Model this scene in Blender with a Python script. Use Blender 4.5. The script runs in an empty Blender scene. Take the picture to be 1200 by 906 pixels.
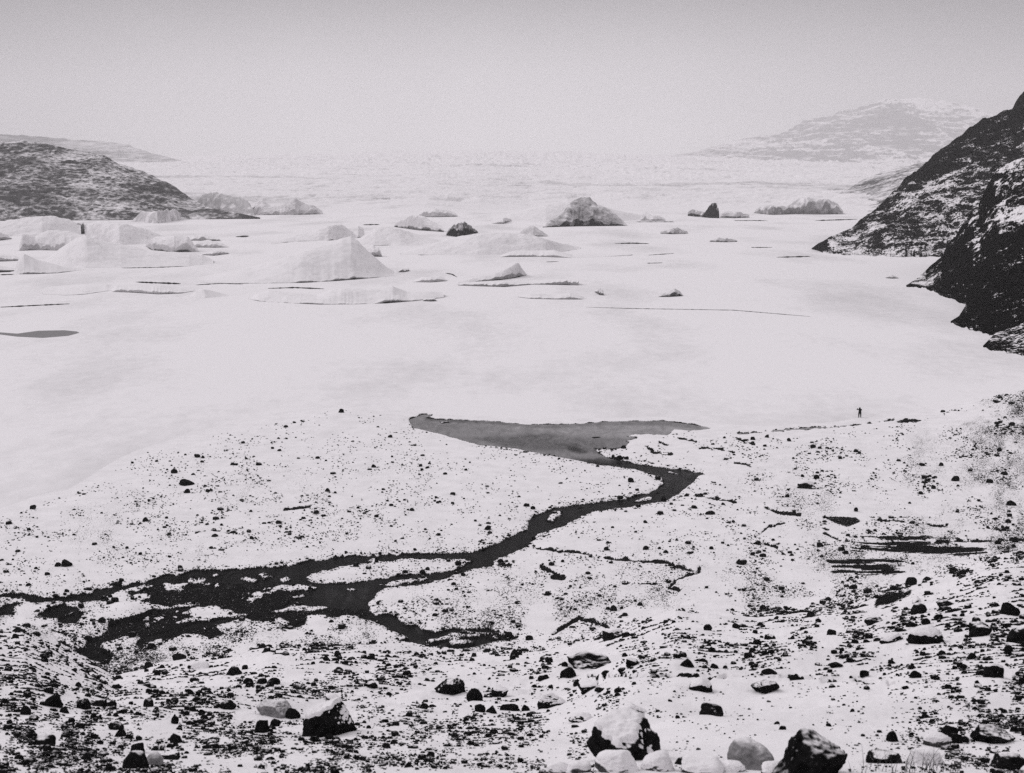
import bpy, bmesh, math, random
import numpy as np
from mathutils import Vector

random.seed(7)
RS = np.random.RandomState(11)
SC = bpy.context.scene
COL = SC.collection

# ------------------------------------------------------------------ camera model
F = 1713.0                      # focal length in photo pixels (1200 wide)
HC = 43.0                       # eye height over the lake
TH = math.atan(248.0 / F)       # downward pitch
CT, ST = math.cos(TH), math.sin(TH)

def tan_el(py):                 # Z/Y of a photo row
    v = (np.asarray(py, float) - 453.0) / F
    return (-ST - v * CT) / (CT - v * ST)

def pos(px, py, Y):             # point on the ray of a photo position at depth Y
    px = np.asarray(px, float); py = np.asarray(py, float); Y = np.asarray(Y, float)
    u = (px - 600.0) / F; v = (py - 453.0) / F
    d = CT - v * ST
    return np.stack(np.broadcast_arrays(u / d * Y, Y, HC + (-ST - v * CT) / d * Y), -1)

def y_at(py, z=0.0):            # depth where a row meets the level z
    return (z - HC) / tan_el(py)

def proj(X, Y, Z):
    dz = Z - HC
    f = Y * CT - dz * ST
    up = Y * ST + dz * CT
    return 600.0 + F * X / f, 453.0 - F * up / f

# ------------------------------------------------------------------ noise
def _hash(ix, iy, iz, seed):
    h = (ix.astype(np.uint32) * np.uint32(374761393) + iy.astype(np.uint32) * np.uint32(668265263)
         + iz.astype(np.uint32) * np.uint32(2246822519) + np.uint32((seed * 3266489917) & 0xffffffff))
    h = (h ^ (h >> np.uint32(13))) * np.uint32(1274126177)
    h = (h ^ (h >> np.uint32(15))) * np.uint32(2246822519)
    h = (h ^ (h >> np.uint32(13))) * np.uint32(3266489917)
    h = h ^ (h >> np.uint32(16))
    return h.astype(np.float64) / 4294967295.0 * 2.0 - 1.0

def noise2(x, y, seed=0):
    x, y = np.broadcast_arrays(np.asarray(x, float), np.asarray(y, float))
    ix = np.floor(x).astype(np.int64); iy = np.floor(y).astype(np.int64)
    fx = x - ix; fy = y - iy
    ux = fx * fx * fx * (fx * (fx * 6 - 15) + 10); uy = fy * fy * fy * (fy * (fy * 6 - 15) + 10)
    z = np.zeros_like(ix)
    a = _hash(ix, iy, z, seed); b = _hash(ix + 1, iy, z, seed)
    c = _hash(ix, iy + 1, z, seed); d = _hash(ix + 1, iy + 1, z, seed)
    return (a + (b - a) * ux) * (1 - uy) + (c + (d - c) * ux) * uy

def noise3(x, y, zz, seed=0):
    x, y, zz = np.broadcast_arrays(np.asarray(x, float), np.asarray(y, float), np.asarray(zz, float))
    iz = np.floor(zz).astype(np.int64); fz = zz - iz
    uz = fz * fz * (3 - 2 * fz)
    ix = np.floor(x).astype(np.int64); iy = np.floor(y).astype(np.int64)
    fx = x - ix; fy = y - iy
    ux = fx * fx * (3 - 2 * fx); uy = fy * fy * (3 - 2 * fy)
    out = 0
    for k in (0, 1):
        a = _hash(ix, iy, iz + k, seed); b = _hash(ix + 1, iy, iz + k, seed)
        c = _hash(ix, iy + 1, iz + k, seed); d = _hash(ix + 1, iy + 1, iz + k, seed)
        v = (a + (b - a) * ux) * (1 - uy) + (c + (d - c) * ux) * uy
        out = out + v * (uz if k else 1 - uz)
    return out

def fbm2(x, y, oct=4, seed=0, gain=.5):
    s = 0; a = 1.0; f = 1.0; n = 0
    for o in range(oct):
        s = s + a * noise2(x * f + 17.3 * o, y * f - 9.1 * o, seed + o); n += a
        a *= gain; f *= 2.03
    return s / n

def fbm3(x, y, z, oct=4, seed=0, gain=.5, ridged=False):
    s = 0; a = 1.0; f = 1.0; n = 0
    for o in range(oct):
        q = noise3(x * f + 17.3 * o, y * f - 9.1 * o, z * f + 3.7 * o, seed + o)
        if ridged: q = 1 - 2 * np.abs(q)
        s = s + a * q; n += a
        a *= gain; f *= 2.03
    return s / n

def sstep(a, b, x):
    t = np.clip((x - a) / (b - a), 0, 1)
    return t * t * (3 - 2 * t)

def lin(pts, x):
    p = np.array(pts, float)
    return np.interp(x, p[:, 0], p[:, 1])

# ------------------------------------------------------------------ mesh building
def mesh_np(name, V, faces, mats, attrs=None, smooth=True, matidx=None):
    """faces: (N,4) or (N,3) int array, one object"""
    me = bpy.data.meshes.new(name)
    V = np.asarray(V, np.float32); faces = np.asarray(faces, np.int32)
    k = faces.shape[1]; n = len(faces)
    me.vertices.add(len(V)); me.vertices.foreach_set('co', V.ravel())
    me.loops.add(n * k); me.loops.foreach_set('vertex_index', faces.ravel())
    me.polygons.add(n)
    me.polygons.foreach_set('loop_start', np.arange(0, n * k, k, dtype=np.int32))
    me.polygons.foreach_set('use_smooth', np.full(n, smooth, dtype=bool))
    for m in (mats if isinstance(mats, (list, tuple)) else [mats]): me.materials.append(m)
    if matidx is not None: me.polygons.foreach_set('material_index', np.asarray(matidx, np.int32))
    me.update(calc_edges=True)
    for a, val in (attrs or {}).items():
        at = me.attributes.new(a, 'FLOAT', 'POINT'); at.data.foreach_set('value', np.asarray(val, np.float32).ravel())
    o = bpy.data.objects.new(name, me); COL.objects.link(o)
    return o

def grid_faces(nr, nc, flip=False):
    i = np.arange(nr * nc).reshape(nr, nc)
    a, b, c, d = i[:-1, :-1].ravel(), i[:-1, 1:].ravel(), i[1:, 1:].ravel(), i[1:, :-1].ravel()
    return np.stack([a, d, c, b] if flip else [a, b, c, d], 1)

def compact(V, faces, attrs):
    used = np.unique(faces); m = np.zeros(len(V), np.int64); m[used] = np.arange(len(used))
    return V[used], m[faces], {k: v[used] for k, v in attrs.items()}

def structure(o): o['kind'] = 'structure'; return o
def stuff(o): o['kind'] = 'stuff'; return o
def tag(o, label, cat, group=None):
    o['label'] = label; o['category'] = cat
    if group: o['group'] = group
    return o

# ------------------------------------------------------------------ materials
TINT = (1.0, .972, 1.0)
def g(v): return (v * TINT[0], v * TINT[1], v * TINT[2], 1)

class NT:
    def __init__(s, name):
        s.m = bpy.data.materials.new(name); s.m.use_nodes = True
        s.t = s.m.node_tree; s.n = s.t.nodes; s.b = s.n['Principled BSDF']
        s.b.inputs['Roughness'].default_value = .85
        s.b.inputs['Specular IOR Level'].default_value = .0
    def new(s, typ, **kw):
        n = s.n.new(typ)
        for k, v in kw.items(): setattr(n, k, v)
        return n
    def link(s, a, b): s.t.links.new(a, b)
    def val(s, sock, v):
        if isinstance(v, (int, float)): sock.default_value = v
        else: s.link(v, sock)
    def math(s, op, a, b=0.0, c=0.0, clamp=False):
        n = s.new('ShaderNodeMath', operation=op, use_clamp=clamp)
        for i, v in enumerate((a, b, c)): s.val(n.inputs[i], v)
        return n.outputs[0]
    def ss(s, x, a, b):
        n = s.new('ShaderNodeMapRange', interpolation_type='SMOOTHSTEP', clamp=True)
        s.val(n.inputs[0], x); s.val(n.inputs[1], a); s.val(n.inputs[2], b)
        return n.outputs[0]
    def noise(s, scale, detail=6, rough=.6, stretch=None, dist=0.0):
        n = s.new('ShaderNodeTexNoise')
        n.inputs['Scale'].default_value = scale; n.inputs['Detail'].default_value = detail
        n.inputs['Roughness'].default_value = rough; n.inputs['Distortion'].default_value = dist
        geo = s.new('ShaderNodeNewGeometry')
        if stretch:
            mp = s.new('ShaderNodeVectorMath', operation='MULTIPLY'); mp.inputs[1].default_value = stretch
            s.link(geo.outputs['Position'], mp.inputs[0]); s.link(mp.outputs[0], n.inputs['Vector'])
        else: s.link(geo.outputs['Position'], n.inputs['Vector'])
        return n.outputs[0]
    def nz(s):
        geo = s.new('ShaderNodeNewGeometry'); sp = s.new('ShaderNodeSeparateXYZ')
        s.link(geo.outputs['Normal'], sp.inputs[0]); return sp.outputs[2]
    def attr(s, name):
        return s.new('ShaderNodeAttribute', attribute_name=name).outputs['Fac']
    def ramp(s, x, stops):
        n = s.new('ShaderNodeValToRGB'); e = n.color_ramp.elements
        while len(e) < len(stops): e.new(.5)
        for el, (p, c) in zip(e, stops): el.position = p; el.color = g(c)
        s.link(x, n.inputs[0]); return n.outputs[0]
    def mix(s, f, a, b):
        n = s.new('ShaderNodeMix', data_type='RGBA')
        s.val(n.inputs[0], f)
        for i, v in ((6, a), (7, b)):
            if isinstance(v, (int, float)): n.inputs[i].default_value = g(v)
            else: s.link(v, n.inputs[i])
        return n.outputs[2]
    def bump(s, h, strength=.3, distance=.05):
        n = s.new('ShaderNodeBump'); n.inputs['Strength'].default_value = strength; n.inputs['Distance'].default_value = distance
        s.link(h, n.inputs['Height']); s.link(n.outputs[0], s.b.inputs['Normal'])
    def done(s, col):
        s.link(col, s.b.inputs['Base Color']); return s.m

SNOW = .80
def snow_col(t, scale=.6):
    return t.ramp(t.noise(scale, 5, .6), [(.25, SNOW - .07), (.6, SNOW + .03)])

def m_ground():
    t = NT('snow_and_soil')
    n = t.noise(7.0, 9, .70, (1, .33, .33))
    n01 = t.math('MULTIPLY_ADD', n, 2.4, -.7)                     # spread to about 0..1
    e = t.math('SUBTRACT', t.attr('bare'), n01)
    f = t.ss(e, -.03, .05)
    soil = t.ramp(t.noise(5, 6, .7), [(.3, .003), (.7, .022)])
    t.bump(t.noise(3.0, 8, .7), .5, .08)
    return t.done(t.mix(f, snow_col(t, .35), soil))

def m_lake():
    t = NT('lake_snow')
    a = t.noise(.02, 5, .55, (1, .35, 1)); b = t.noise(.35, 6, .65, (1, .5, 1))
    s = t.math('MULTIPLY_ADD', b, .35, a)
    return t.done(t.ramp(s, [(.45, SNOW - .15), (.68, SNOW + .02)]))

def m_rock(name, thr, lo=.006, hi=.03, soft=.12, scale=5.0, amp=.7):
    t = NT(name)
    n = t.noise(scale, 8, .68)
    f = t.ss(t.math('MULTIPLY_ADD', t.math('SUBTRACT', n, .5), amp, t.nz()), thr - soft, thr + soft)
    rock = t.ramp(t.noise(scale * 2.2, 6, .7), [(.3, lo), (.75, hi)])
    t.bump(t.noise(scale * 3, 8, .7), .5, .03)
    return t.done(t.mix(f, snow_col(t, 2.0), rock if False else rock) if False else t.mix(f, rock, snow_col(t, 2.0)))

def m_cliff(name, thr, lo, hi, scale, amp, soft=.1, stretch=None, snow=SNOW):
    t = NT(name)
    n = t.noise(scale, 10, .7, stretch)
    n2 = t.noise(scale * .12, 5, .6)
    s = t.math('MULTIPLY_ADD', t.math('SUBTRACT', n, .5), amp, t.nz())
    s = t.math('MULTIPLY_ADD', t.math('SUBTRACT', n2, .5), amp * .9, s)
    s = t.math('ADD', s, t.attr('dust'))
    f = t.ss(s, thr - soft, thr + soft)
    rock = t.ramp(t.noise(scale * .7, 8, .7, stretch), [(.3, lo), (.75, hi)])
    return t.done(t.mix(f, rock, snow))

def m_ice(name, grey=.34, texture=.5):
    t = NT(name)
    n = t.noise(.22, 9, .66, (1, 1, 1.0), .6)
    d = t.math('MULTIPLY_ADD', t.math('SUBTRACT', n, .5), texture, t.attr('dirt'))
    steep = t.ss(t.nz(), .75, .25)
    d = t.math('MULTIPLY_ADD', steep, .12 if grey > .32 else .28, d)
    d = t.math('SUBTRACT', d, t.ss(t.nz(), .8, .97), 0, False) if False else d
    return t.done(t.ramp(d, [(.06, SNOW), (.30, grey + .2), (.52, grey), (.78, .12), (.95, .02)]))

def m_glacier():
    t = NT('glacier_ice')
    n = t.noise(.02, 10, .68, (1, .4, 2.0))
    s = t.math('MULTIPLY_ADD', t.math('SUBTRACT', n, .5), .9, t.nz())
    return t.done(t.ramp(t.math('SUBTRACT', s, t.attr('dirt')), [(.35, .16), (.62, .45), (.9, SNOW)]))

def m_water():
    t = NT('stream_water')
    t.b.inputs['Roughness'].default_value = .25
    t.b.inputs['Specular IOR Level'].default_value = .004
    n = t.noise(.5, 6, .65, (1, .35, 1), 1.0)
    d = t.math('MULTIPLY_ADD', t.math('SUBTRACT', n, .5), .6, t.attr('tone'))
    t.bump(t.noise(2.5, 4, .6), .08, .02)
    return t.done(t.ramp(d, [(0, .003), (.2, .016), (.35, .05), (.5, .12), (.75, .26), (1, .46)]))

def m_flat(name, v, rough=.8):
    t = NT(name); t.b.inputs['Roughness'].default_value = rough
    return t.done(t.ramp(t.noise(8, 5, .6), [(.3, v * .75), (.7, v * 1.25)]))

M_GROUND, M_LAKE, M_WATER, M_GLACIER = m_ground(), m_lake(), m_water(), m_glacier()
M_BARE = m_rock('bare_stone', 1.12, lo=.003, hi=.018)
M_DUST = m_rock('dusted_stone', .90, lo=.003, hi=.022, amp=1.1)
M_CAP = m_rock('snow_capped_stone', .70, soft=.06, amp=.9, lo=.003, hi=.02)
M_FULL = m_rock('snow_covered_stone', .22, lo=.02, hi=.10)
M_STREAK = m_rock('streaked_stone', .80, lo=.002, hi=.02, soft=.22, scale=3.0, amp=1.3)
M_SNOWCAP = m_rock('fallen_snow', -2.0)
M_GREY = m_rock('pale_dusted_stone', .78, lo=.10, hi=.34, soft=.4)
M_GRAVEL = m_rock('gravel_stone', 1.0, scale=9, lo=.003, hi=.02)
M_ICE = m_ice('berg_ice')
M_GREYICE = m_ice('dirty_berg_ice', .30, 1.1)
M_DARK = m_flat('open_water', .03, .3)
M_GREYWATER = m_flat('grey_slush', .24, .5)
M_CLOTH = m_flat('dark_clothing', .012)
M_SKIN = m_flat('skin', .30)
M_STALK = m_flat('dry_stalk', .06)

# ------------------------------------------------------------------ traced outlines (photo positions)
WATER = [(479,492),(490,488),(497,486),(506,487),(497,490),(512,492),(540,493),(575,494),(615,498),(650,498),(685,497),(705,495),(740,494),(777,494),(810,498),(832,502),
 (818,504),(790,503),(782,510),(760,508),(736,510),(746,513),(732,517),(737,519),(732,524),(715,526),(697,525),(700,531),(712,537),(745,545),(765,547),(785,550),
 (805,552),(821,556),(817,559),(810,567),(797,577),(782,586),(760,591),(720,596),(695,600),(680,606),(655,619),(630,627),(622,635),(617,641),
 (576,658),(580,662),(600,662),(598,664),(578,663),(566,664),(554,667),(540,672),(520,679),(500,684),(480,687),(450,690),(440,698),(433,708),
 (432,718),(440,722),(454,720),(466,726),(476,734),(490,735),(494,740),(512,744),(528,738),(548,739),(576,740),(590,748),(606,751),(590,753),
 (574,758),(560,763),(544,766),(520,763),(500,762),(486,757),(466,754),(478,750),(466,744),(454,736),(440,730),(420,724),(407,722),(383,724),
 (389,722),(372,720),(359,723),(359,729),(356,733),(347,738),(328,738),(339,734),(339,729),(328,725),(310,730),(299,729),(290,726),(273,729),
 (246,736),(256,741),(264,744),(248,749),(227,743),(215,745),(200,750),(194,755),(180,761),(165,763),(160,756),(165,748),(158,746),(139,750),
 (119,755),(117,759),(132,770),(130,778),(128,785),(108,786),(105,781),(88,774),(88,768),(99,761),(103,753),(127,741),(128,733),(156,730),
 (171,723),(180,717),(175,708),(154,704),(152,695),(161,694),(180,690),(184,687),(183,685.5),(158,688),(139,693),(123,699),(121,703),(101,705),
 (73,705),(51,707),(31,705),(24,701),(0,701),(-150,700),(-150,697),(0,698),(27,697),(48,700),(60,702),(73,702),(88,699),(110,694),(128,688),
 (147,686),(169,684),(192,675),(213,674),(218,672),(248,669),(273,669),(303,668),(339,664),(365,658),(394,654),(420,652),(454,651),(507,650),
 (553,648),(572,643),(599,629),(619,623),(618,611),(630,604),(653,595),(691,591),(737,585),(760,579),(779,569),(776,560),(745,550),(699,544),
 (653,535),(607,526),(561,521),(515,508),(484,501)]
PONDS = [[(-60,714),(0,715),(9,709),(27,708),(15,713),(16,722),(0,723),(-60,724)],
 [(41,722),(60,715),(73,709),(88,712),(92,715),(81,719),(63,725)],
 [(70,727),(88,720),(97,719),(88,731),(70,733)]]
ISLANDS = [
 [(214,719),(229,712),(255,709),(260,713),(268,716),(292,722),(271,725),(235,730),(207,733),(209,730),(226,724)],
 [(175,709),(200,710),(227,707),(243,708),(215,713),(200,716),(185,717)],
 [(314,719),(332,713),(347,708),(361,711),(394,712),(394,714),(358,717),(328,719)],
 [(310,691),(332,686),(356,685),(374,690),(361,692),(336,694)],
 [(337,701),(356,697),(367,698),(347,703)],
 [(216,681),(224,678),(230,679),(233,676),(242,679),(236,683),(239,685),(229,686),(220,685)],
 [(281,679),(288,676),(306,681),(295,683)],
 [(301,674),(310,672.5),(322,676),(310,679)],
 [(326,679),(336,676),(343,680),(332,683)],
 [(286,702),(295,700),(305,702),(292,707)],
 [(189,686),(203,683),(202,688),(189,688.5)],
 [(246,675),(254,673),(260,674),(252,677)],
 [(396,689),(418,691),(418,694),(404,692)],
 [(359,678),(365,672),(383,668),(420,661),(424,661),(454,658),(472,655),(500,655.6),(540,655),(558,658),(548,662),(528,670),(496,674),(470,675),(440,679),(416,683),(400,685),(383,685),(365,683)],
 [(422,658),(440,655.5),(446,659),(432,660)],
 [(444,686),(466,681),(496,677),(501,678),(494,683),(476,684),(460,687)],
 [(498,753),(520,748),(530,743),(550,741),(574,742),(580,746),(560,748),(530,751),(505,755)],
 [(523,758),(530,752),(548,752),(558,756),(540,760)],
 [(574,750),(580,746.5),(588,749),(582,752)],
 [(636,612),(645,603),(655,598),(662,598),(656,604),(648,613)],
 [(738,589),(755,583),(768,581),(764,585),(752,589)],
 [(777,552),(787,553),(800,557),(790,556)],
 [(672,595),(686,594.5),(680,596.5)],
 [(205,731),(220,725),(222,727),(212,732)],
 [(512,494.5),(524,493.2),(529,495.5),(518,496.8)],[(733,511.5),(745,508.5),(779,510),(770,512.8),(745,513)],[(795,508.3),(812,506.3),(817,507.5),(800,509)],[(690,512.5),(702,511.5),(706,513),(696,514)]]
GRAVELBAR = [[(152,695),(180,689),(210,689),(260,686),(300,688),(330,693),(300,700),(240,706),(200,706),(154,704)],
 [(103,753),(127,741),(156,730),(200,718),(225,715),(215,732),(165,745),(119,755),(110,775),(95,772)],
 [(255,709),(300,696),(345,696),(330,710),(315,718),(295,722),(268,716)],
 [(165,763),(200,745),(245,735),(262,744),(240,748)],
 [(300,728),(330,722),(400,716),(432,718),(410,722),(360,724),(340,732)]]
# dark bare wet patches and thin dark furrows in the snow
PATCH = [[(1003,634),(1040,630),(1080,630),(1107,637),(1153,645),(1127,648),(1087,649),(1040,645),(1000,640)],
 [(965,656),(987,655),(1013,657),(1060,663),(1047,668),(1013,667),(977,664)],
 [(1026,698),(1041,691),(1063,694),(1052,703),(1041,709),(1028,706)]]
GREYPOND = [(967,606),(985,606),(1003,607),(1008,611),(993,617),(980,613)]
FURROW = [  # polyline, half width px
 ([(617,641),(645,647),(691,652),(722,659),(756,661),(783,663),(806,671),(818,675)], 1.5),
 ([(818,675),(820,668)], 2.0), ([(816,676),(802,680),(783,686)], 1.8), ([(790,686),(784,692),(795,697)], 2.6), ([(733,687),(768,689)], .9),
 ([(634,668),(644,672),(655,677)], 1.8), ([(648,676),(660,677)], 2.6),
 ([(816,579),(837,584),(873,589)], 1.0), ([(897,594),(913,601),(937,603)], 1.0), ([(950,612),(970,620)], 1.2), ([(967,625),(988,635)], 1.2),
 ([(1077,612),(1093,615),(1110,616)], 1.1), ([(1030,609),(1057,610)], .8), ([(1017,621),(1033,631)], 1.0), ([(1040,618),(1057,626)], 1.0),
 ([(897,637),(908,640),(917,647)], 1.2), ([(885,630),(900,617),(923,612)], .8), ([(853,508),(883,507),(927,503),(977,500)], .7),
 ([(977,500),(1013,496),(1047,492)], .7), ([(1052,494),(1078,492)], 1.5), ([(1100,634),(1150,633),(1205,632),(1300,631)], 1.6),
 ([(757,522),(767,530),(787,532)], .7), ([(751,534),(760,545)], .7), ([(820,525),(835,524),(860,530)], .8), ([(773,518),(783,522)], .7), ([(790,512),(815,517)], .7),
 ([(860,512),(885,520)], .6), ([(848,538),(858,535)], .9), ([(856,542),(878,544)], .7),
 ([(333,597),(348,596),(363,593)], 1.0), ([(230,623),(247,621),(274,624)], .9),
 ([(648,743),(662,734),(678,724),(697,728),(714,735)], 1.6), ([(885,718),(947,716),(1009,710),(1030,702)], 1.3),
 ([(358,764),(391,756),(440,752.5)], 1.2), ([(360,765),(352,771)], .8),
 ([(60,737),(75,742),(80,748)], 1.0), ([(68,750),(88,760),(100,765)], 1.6), ([(55,754),(60,766),(75,768)], 1.0),
 ([(88,699),(110,692),(135,684),(150,684)], .8), ([(690,792),(760,791),(820,792),(900,792),(960,794),(1050,800)], .8),
 ([(700,524),(703,529)], .8), ([(800,552),(822,555)], 1.3), ([(618,622),(604,630),(575,645)], 1.1), ([(280,668),(360,661)], .8)]
SHORE = [(-200,628),(0,600),(40,587),(80,577),(120,553),(160,532),(230,508),(300,492),(350,484),(390,478),(430,480),(480,487),(520,489),(615,495),(700,494),(777,492),(835,501),(900,503),
 (960,499),(1000,494),(1050,489),(1100,482),(1140,474),(1200,464),(1350,450)]

def sd_poly(px, py, poly):
    """signed distance, positive inside, exact only near the outline"""
    p = np.array(poly, float); out = np.full(px.shape, -40.0)
    x0, y0 = p.min(0) - 40; x1, y1 = p.max(0) + 40
    m = (px > x0) & (px < x1) & (py > y0) & (py < y1)
    if not m.any(): return out
    x = px[m]; y = py[m]; d = np.full(x.shape, 1e9); ins = np.zeros(x.shape, bool)
    for (ax, ay), (bx, by) in zip(p, np.roll(p, -1, 0)):
        ex, ey = bx - ax, by - ay
        t = np.clip(((x - ax) * ex + (y - ay) * ey) / (ex * ex + ey * ey + 1e-9), 0, 1)
        d = np.minimum(d, (x - ax - t * ex) ** 2 + (y - ay - t * ey) ** 2)
        if ay != by:
            ins ^= ((ay > y) != (by > y)) & (x < (bx - ax) * (y - ay) / (by - ay) + ax)
    d = np.sqrt(d); out[m] = np.where(ins, d, -d)
    return np.maximum(out, -40)

def sd_line(px, py, pts, hw):
    p = np.array(pts, float); out = np.full(px.shape, -40.0)
    x0, y0 = p.min(0) - 12; x1, y1 = p.max(0) + 12
    m = (px > x0) & (px < x1) & (py > y0) & (py < y1)
    if not m.any(): return out
    x = px[m]; y = py[m]; d = np.full(x.shape, 1e9)
    for (ax, ay), (bx, by) in zip(p[:-1], p[1:]):
        ex, ey = bx - ax, by - ay
        t = np.clip(((x - ax) * ex + (y - ay) * ey) / (ex * ex + ey * ey + 1e-9), 0, 1)
        d = np.minimum(d, (x - ax - t * ex) ** 2 + (y - ay - t * ey) ** 2)
    out[m] = hw - np.sqrt(d)
    return out

# ------------------------------------------------------------------ the ground: moraine slope, shore flat and lake in one polar sheet
ZW = -.06                                    # water level of the stream
TOE = [(-300,735),(0,738),(60,765),(110,788),(200,775),(300,757),(420,762),(520,768),(620,762),(700,745),(800,712),(900,716),(1050,690),(1200,650),(1400,640)]
def base_terrain(X, Y):
    spx = 600 + X / np.maximum(Y, 1) * F * 1.01
    T = y_at(lin(TOE, spx)) - 1.5
    s = 37.3 / (T - 13)
    q = (T - Y) / 3.0
    z = s * 3.0 * np.log1p(np.exp(np.clip(q, -30, 60))) 
    # bench that makes the low crest across the right of the slope
    z = z + .62 * np.exp(-((Y - 25.5) / 5.0) ** 2) * sstep(640, 760, spx)
    # rocky mound at the right end of the beach
    z = z + 3.4 * np.exp(-(((spx - 1235) / 75) ** 2 + ((Y - 268) / 13) ** 2)) + 1.2 * np.exp(-(((spx - 1190) / 50) ** 2 + ((Y - 240) / 9) ** 2))
    # hummock between the stream branches, and low swells
    z = z + .75 * np.exp(-(((spx - 128) / 26) ** 2 + ((Y - 139.5) / 3.0) ** 2))
    z = z + .8 * np.exp(-(((spx - 400) / 60) ** 2 + ((Y - 258) / 9) ** 2)) + .7 * np.exp(-(((spx - 690) / 45) ** 2 + ((Y - 143) / 4) ** 2))
    return z, q, spx

sfine = np.arange(-.452, .4525, .00074)
scol = np.concatenate([[-.9, -.75, -.6, -.52, -.48], sfine, [.48, .52, .6, .75, .9]])
ydense = np.geomspace(4.0, 330, 9000)
zr, _, _ = base_terrain(np.zeros_like(ydense), ydense)
_, pyd = proj(np.zeros_like(ydense), ydense, zr)
pyd = np.minimum.accumulate(pyd)
rows_py = np.arange(1000, 468, -1.0)
ynear = np.interp(-rows_py, -pyd, ydense)
yfar = y_at(np.arange(467.0, 236, -1.6))
yall = np.unique(np.concatenate([[.5, 1.2, 2.2, 3.2, 4.2, 5.2, 6.2, 7.2], ynear, np.arange(16, 34, .07)[::4], np.linspace(100, 180, 240), yfar]))
keep = [0]
for i in range(1, len(yall)):
    if yall[i] - yall[keep[-1]] > yall[i] * .0009: keep.append(i)
yall = yall[keep]
NR, NCc = len(yall), len(scol)
YY, SS = np.meshgrid(yall, scol, indexing='ij')
XX = SS * YY
zb, q, spx = base_terrain(XX, YY)
hillw = sstep(-1.0, 3.0, q)
ppx, ppy = proj(XX, YY, np.full_like(XX, ZW))            # where the water plane would show
jx = fbm2(XX * 1.1, YY * .55, 5, 5, .6) * 2.6
sd = np.full(XX.shape, -40.0)
mz = (YY > 100) & (YY < 275)
def on_plane(fn):
    out = np.full(XX.shape, -40.0); out[mz] = fn(ppx[mz], ppy[mz]); return out
sd = on_plane(lambda a, b: sd_poly(a, b, WATER))
for p in PONDS: sd = np.maximum(sd, on_plane(lambda a, b: sd_poly(a, b, p)))
for p in ISLANDS: sd = np.minimum(sd, -on_plane(lambda a, b: sd_poly(a, b, p)))
line = np.full(XX.shape, -40.0)
for p, w in FURROW[:6]: line = np.maximum(line, on_plane(lambda a, b: sd_line(a, b, p, w)))
bar = np.full(XX.shape, -40.0)
for p in GRAVELBAR: bar = np.maximum(bar, on_plane(lambda a, b: sd_poly(a, b, p)))
sdj = sd + jx * sstep(200, 560, ppy) * np.clip(ppy - 545, 0, 60) / 60.0
isl = fbm2(XX * .42 + 3, YY * .20, 4, 77, .55)
braid = sstep(450, 400, ppx) * sstep(664, 674, ppy) * sstep(-12, 2, bar) * np.clip(sstep(150, 185, ppx) + sstep(738, 728, ppy), 0, 1)
sdj = np.minimum(sdj, np.where(braid > .2, (.22 / np.maximum(braid, .2) - isl) * 26, 40))
shore = sstep(-2, 26, ppy - lin(SHORE, ppx) + 3 * fbm2(XX * .12, YY * .06, 3, 3))
sh01 = ppy - lin(SHORE, ppx) + 3 * fbm2(XX * .12, YY * .06, 3, 3)
away = 1 - np.exp(np.minimum(sdj, 0) / 26.0)
flat = (.045 + .42 * away + (.16 + .3 * away) * fbm2(XX * .11, YY * .075, 5, 21, .55) * away) * shore
rough = (.50 * fbm2(XX * .12, YY * .12, 4, 31) + .17 * fbm2(XX * .8, YY * .8, 5, 41, .55) * sstep(3, 30, YY)) * hillw
# finer hummocks everywhere on land; size follows distance only because far detail is below a pixel
hum = .05 * fbm2(XX * .55, YY * .4, 4, 51) * shore * away
LAKE = .012 * fbm2(XX * .05, YY * .03, 3, 61) * (1 - shore)
Z = np.where(sh01 < -4, LAKE, flat + hum) + zb * sstep(-8, 8, sh01) + rough
fl = np.full(XX.shape, -40.0)
fpx, fpy = proj(XX, YY, Z)
land = (YY < 300)
def on_land(fn):
    out = np.full(XX.shape, -40.0); out[land] = fn(fpx[land], fpy[land]); return out
for p, w in FURROW[6:]: line = np.maximum(line, on_land(lambda a, b: sd_line(a, b, p, w)))
patch = np.full(XX.shape, -40.0)
for p in PATCH: patch = np.maximum(patch, on_land(lambda a, b: sd_poly(a, b, p)))
gp = on_land(lambda a, b: sd_poly(a, b, GREYPOND))
carve = sstep(-1.0, 1.6, sdj)
bed = np.where(bar > -3, -.03 + .13 * fbm2(XX * 1.2, YY * .8, 5, 71, .6), -.34)
Z = Z * (1 - carve) + bed * carve
ln = line + jx * .5
Z = Z - .16 * sstep(-.6, .8, ln) - .05 * sstep(-2, 2, patch)
# how much bare soil shows through the snow; denser bottom corners double as painted vignette
DY = [470, 500, 520, 560, 600, 640, 680, 720, 760, 800, 840, 880, 915]
DX = [0, 150, 300, 450, 600, 750, 900, 1050, 1200]
DT = np.array([[0,0,.05,.15,.05,.02,.1,.25,.62],[0,0,.1,.15,.06,.05,.12,.35,.66],[0,.05,.15,.15,.1,.06,.22,.35,.6],[0,.12,.34,.25,.12,.12,.28,.35,.6],[.2,.42,.36,.28,.14,.14,.36,.42,.45],
 [.34,.42,.3,.28,.24,.2,.32,.5,.6],[.2,.2,.2,.3,.36,.5,.45,.6,.8],[.5,.35,.3,.42,.5,.45,.6,.75,.9],[.75,.6,.62,.62,.45,.52,.7,.85,1],
 [1,.8,.75,.85,.55,.3,.28,.4,.8],[1,.85,.75,.66,.5,.2,.14,.3,.85],[1,.9,.72,.6,.42,.2,.2,.7,1],[1,.95,.75,.6,.45,.22,.3,.8,1]])
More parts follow.
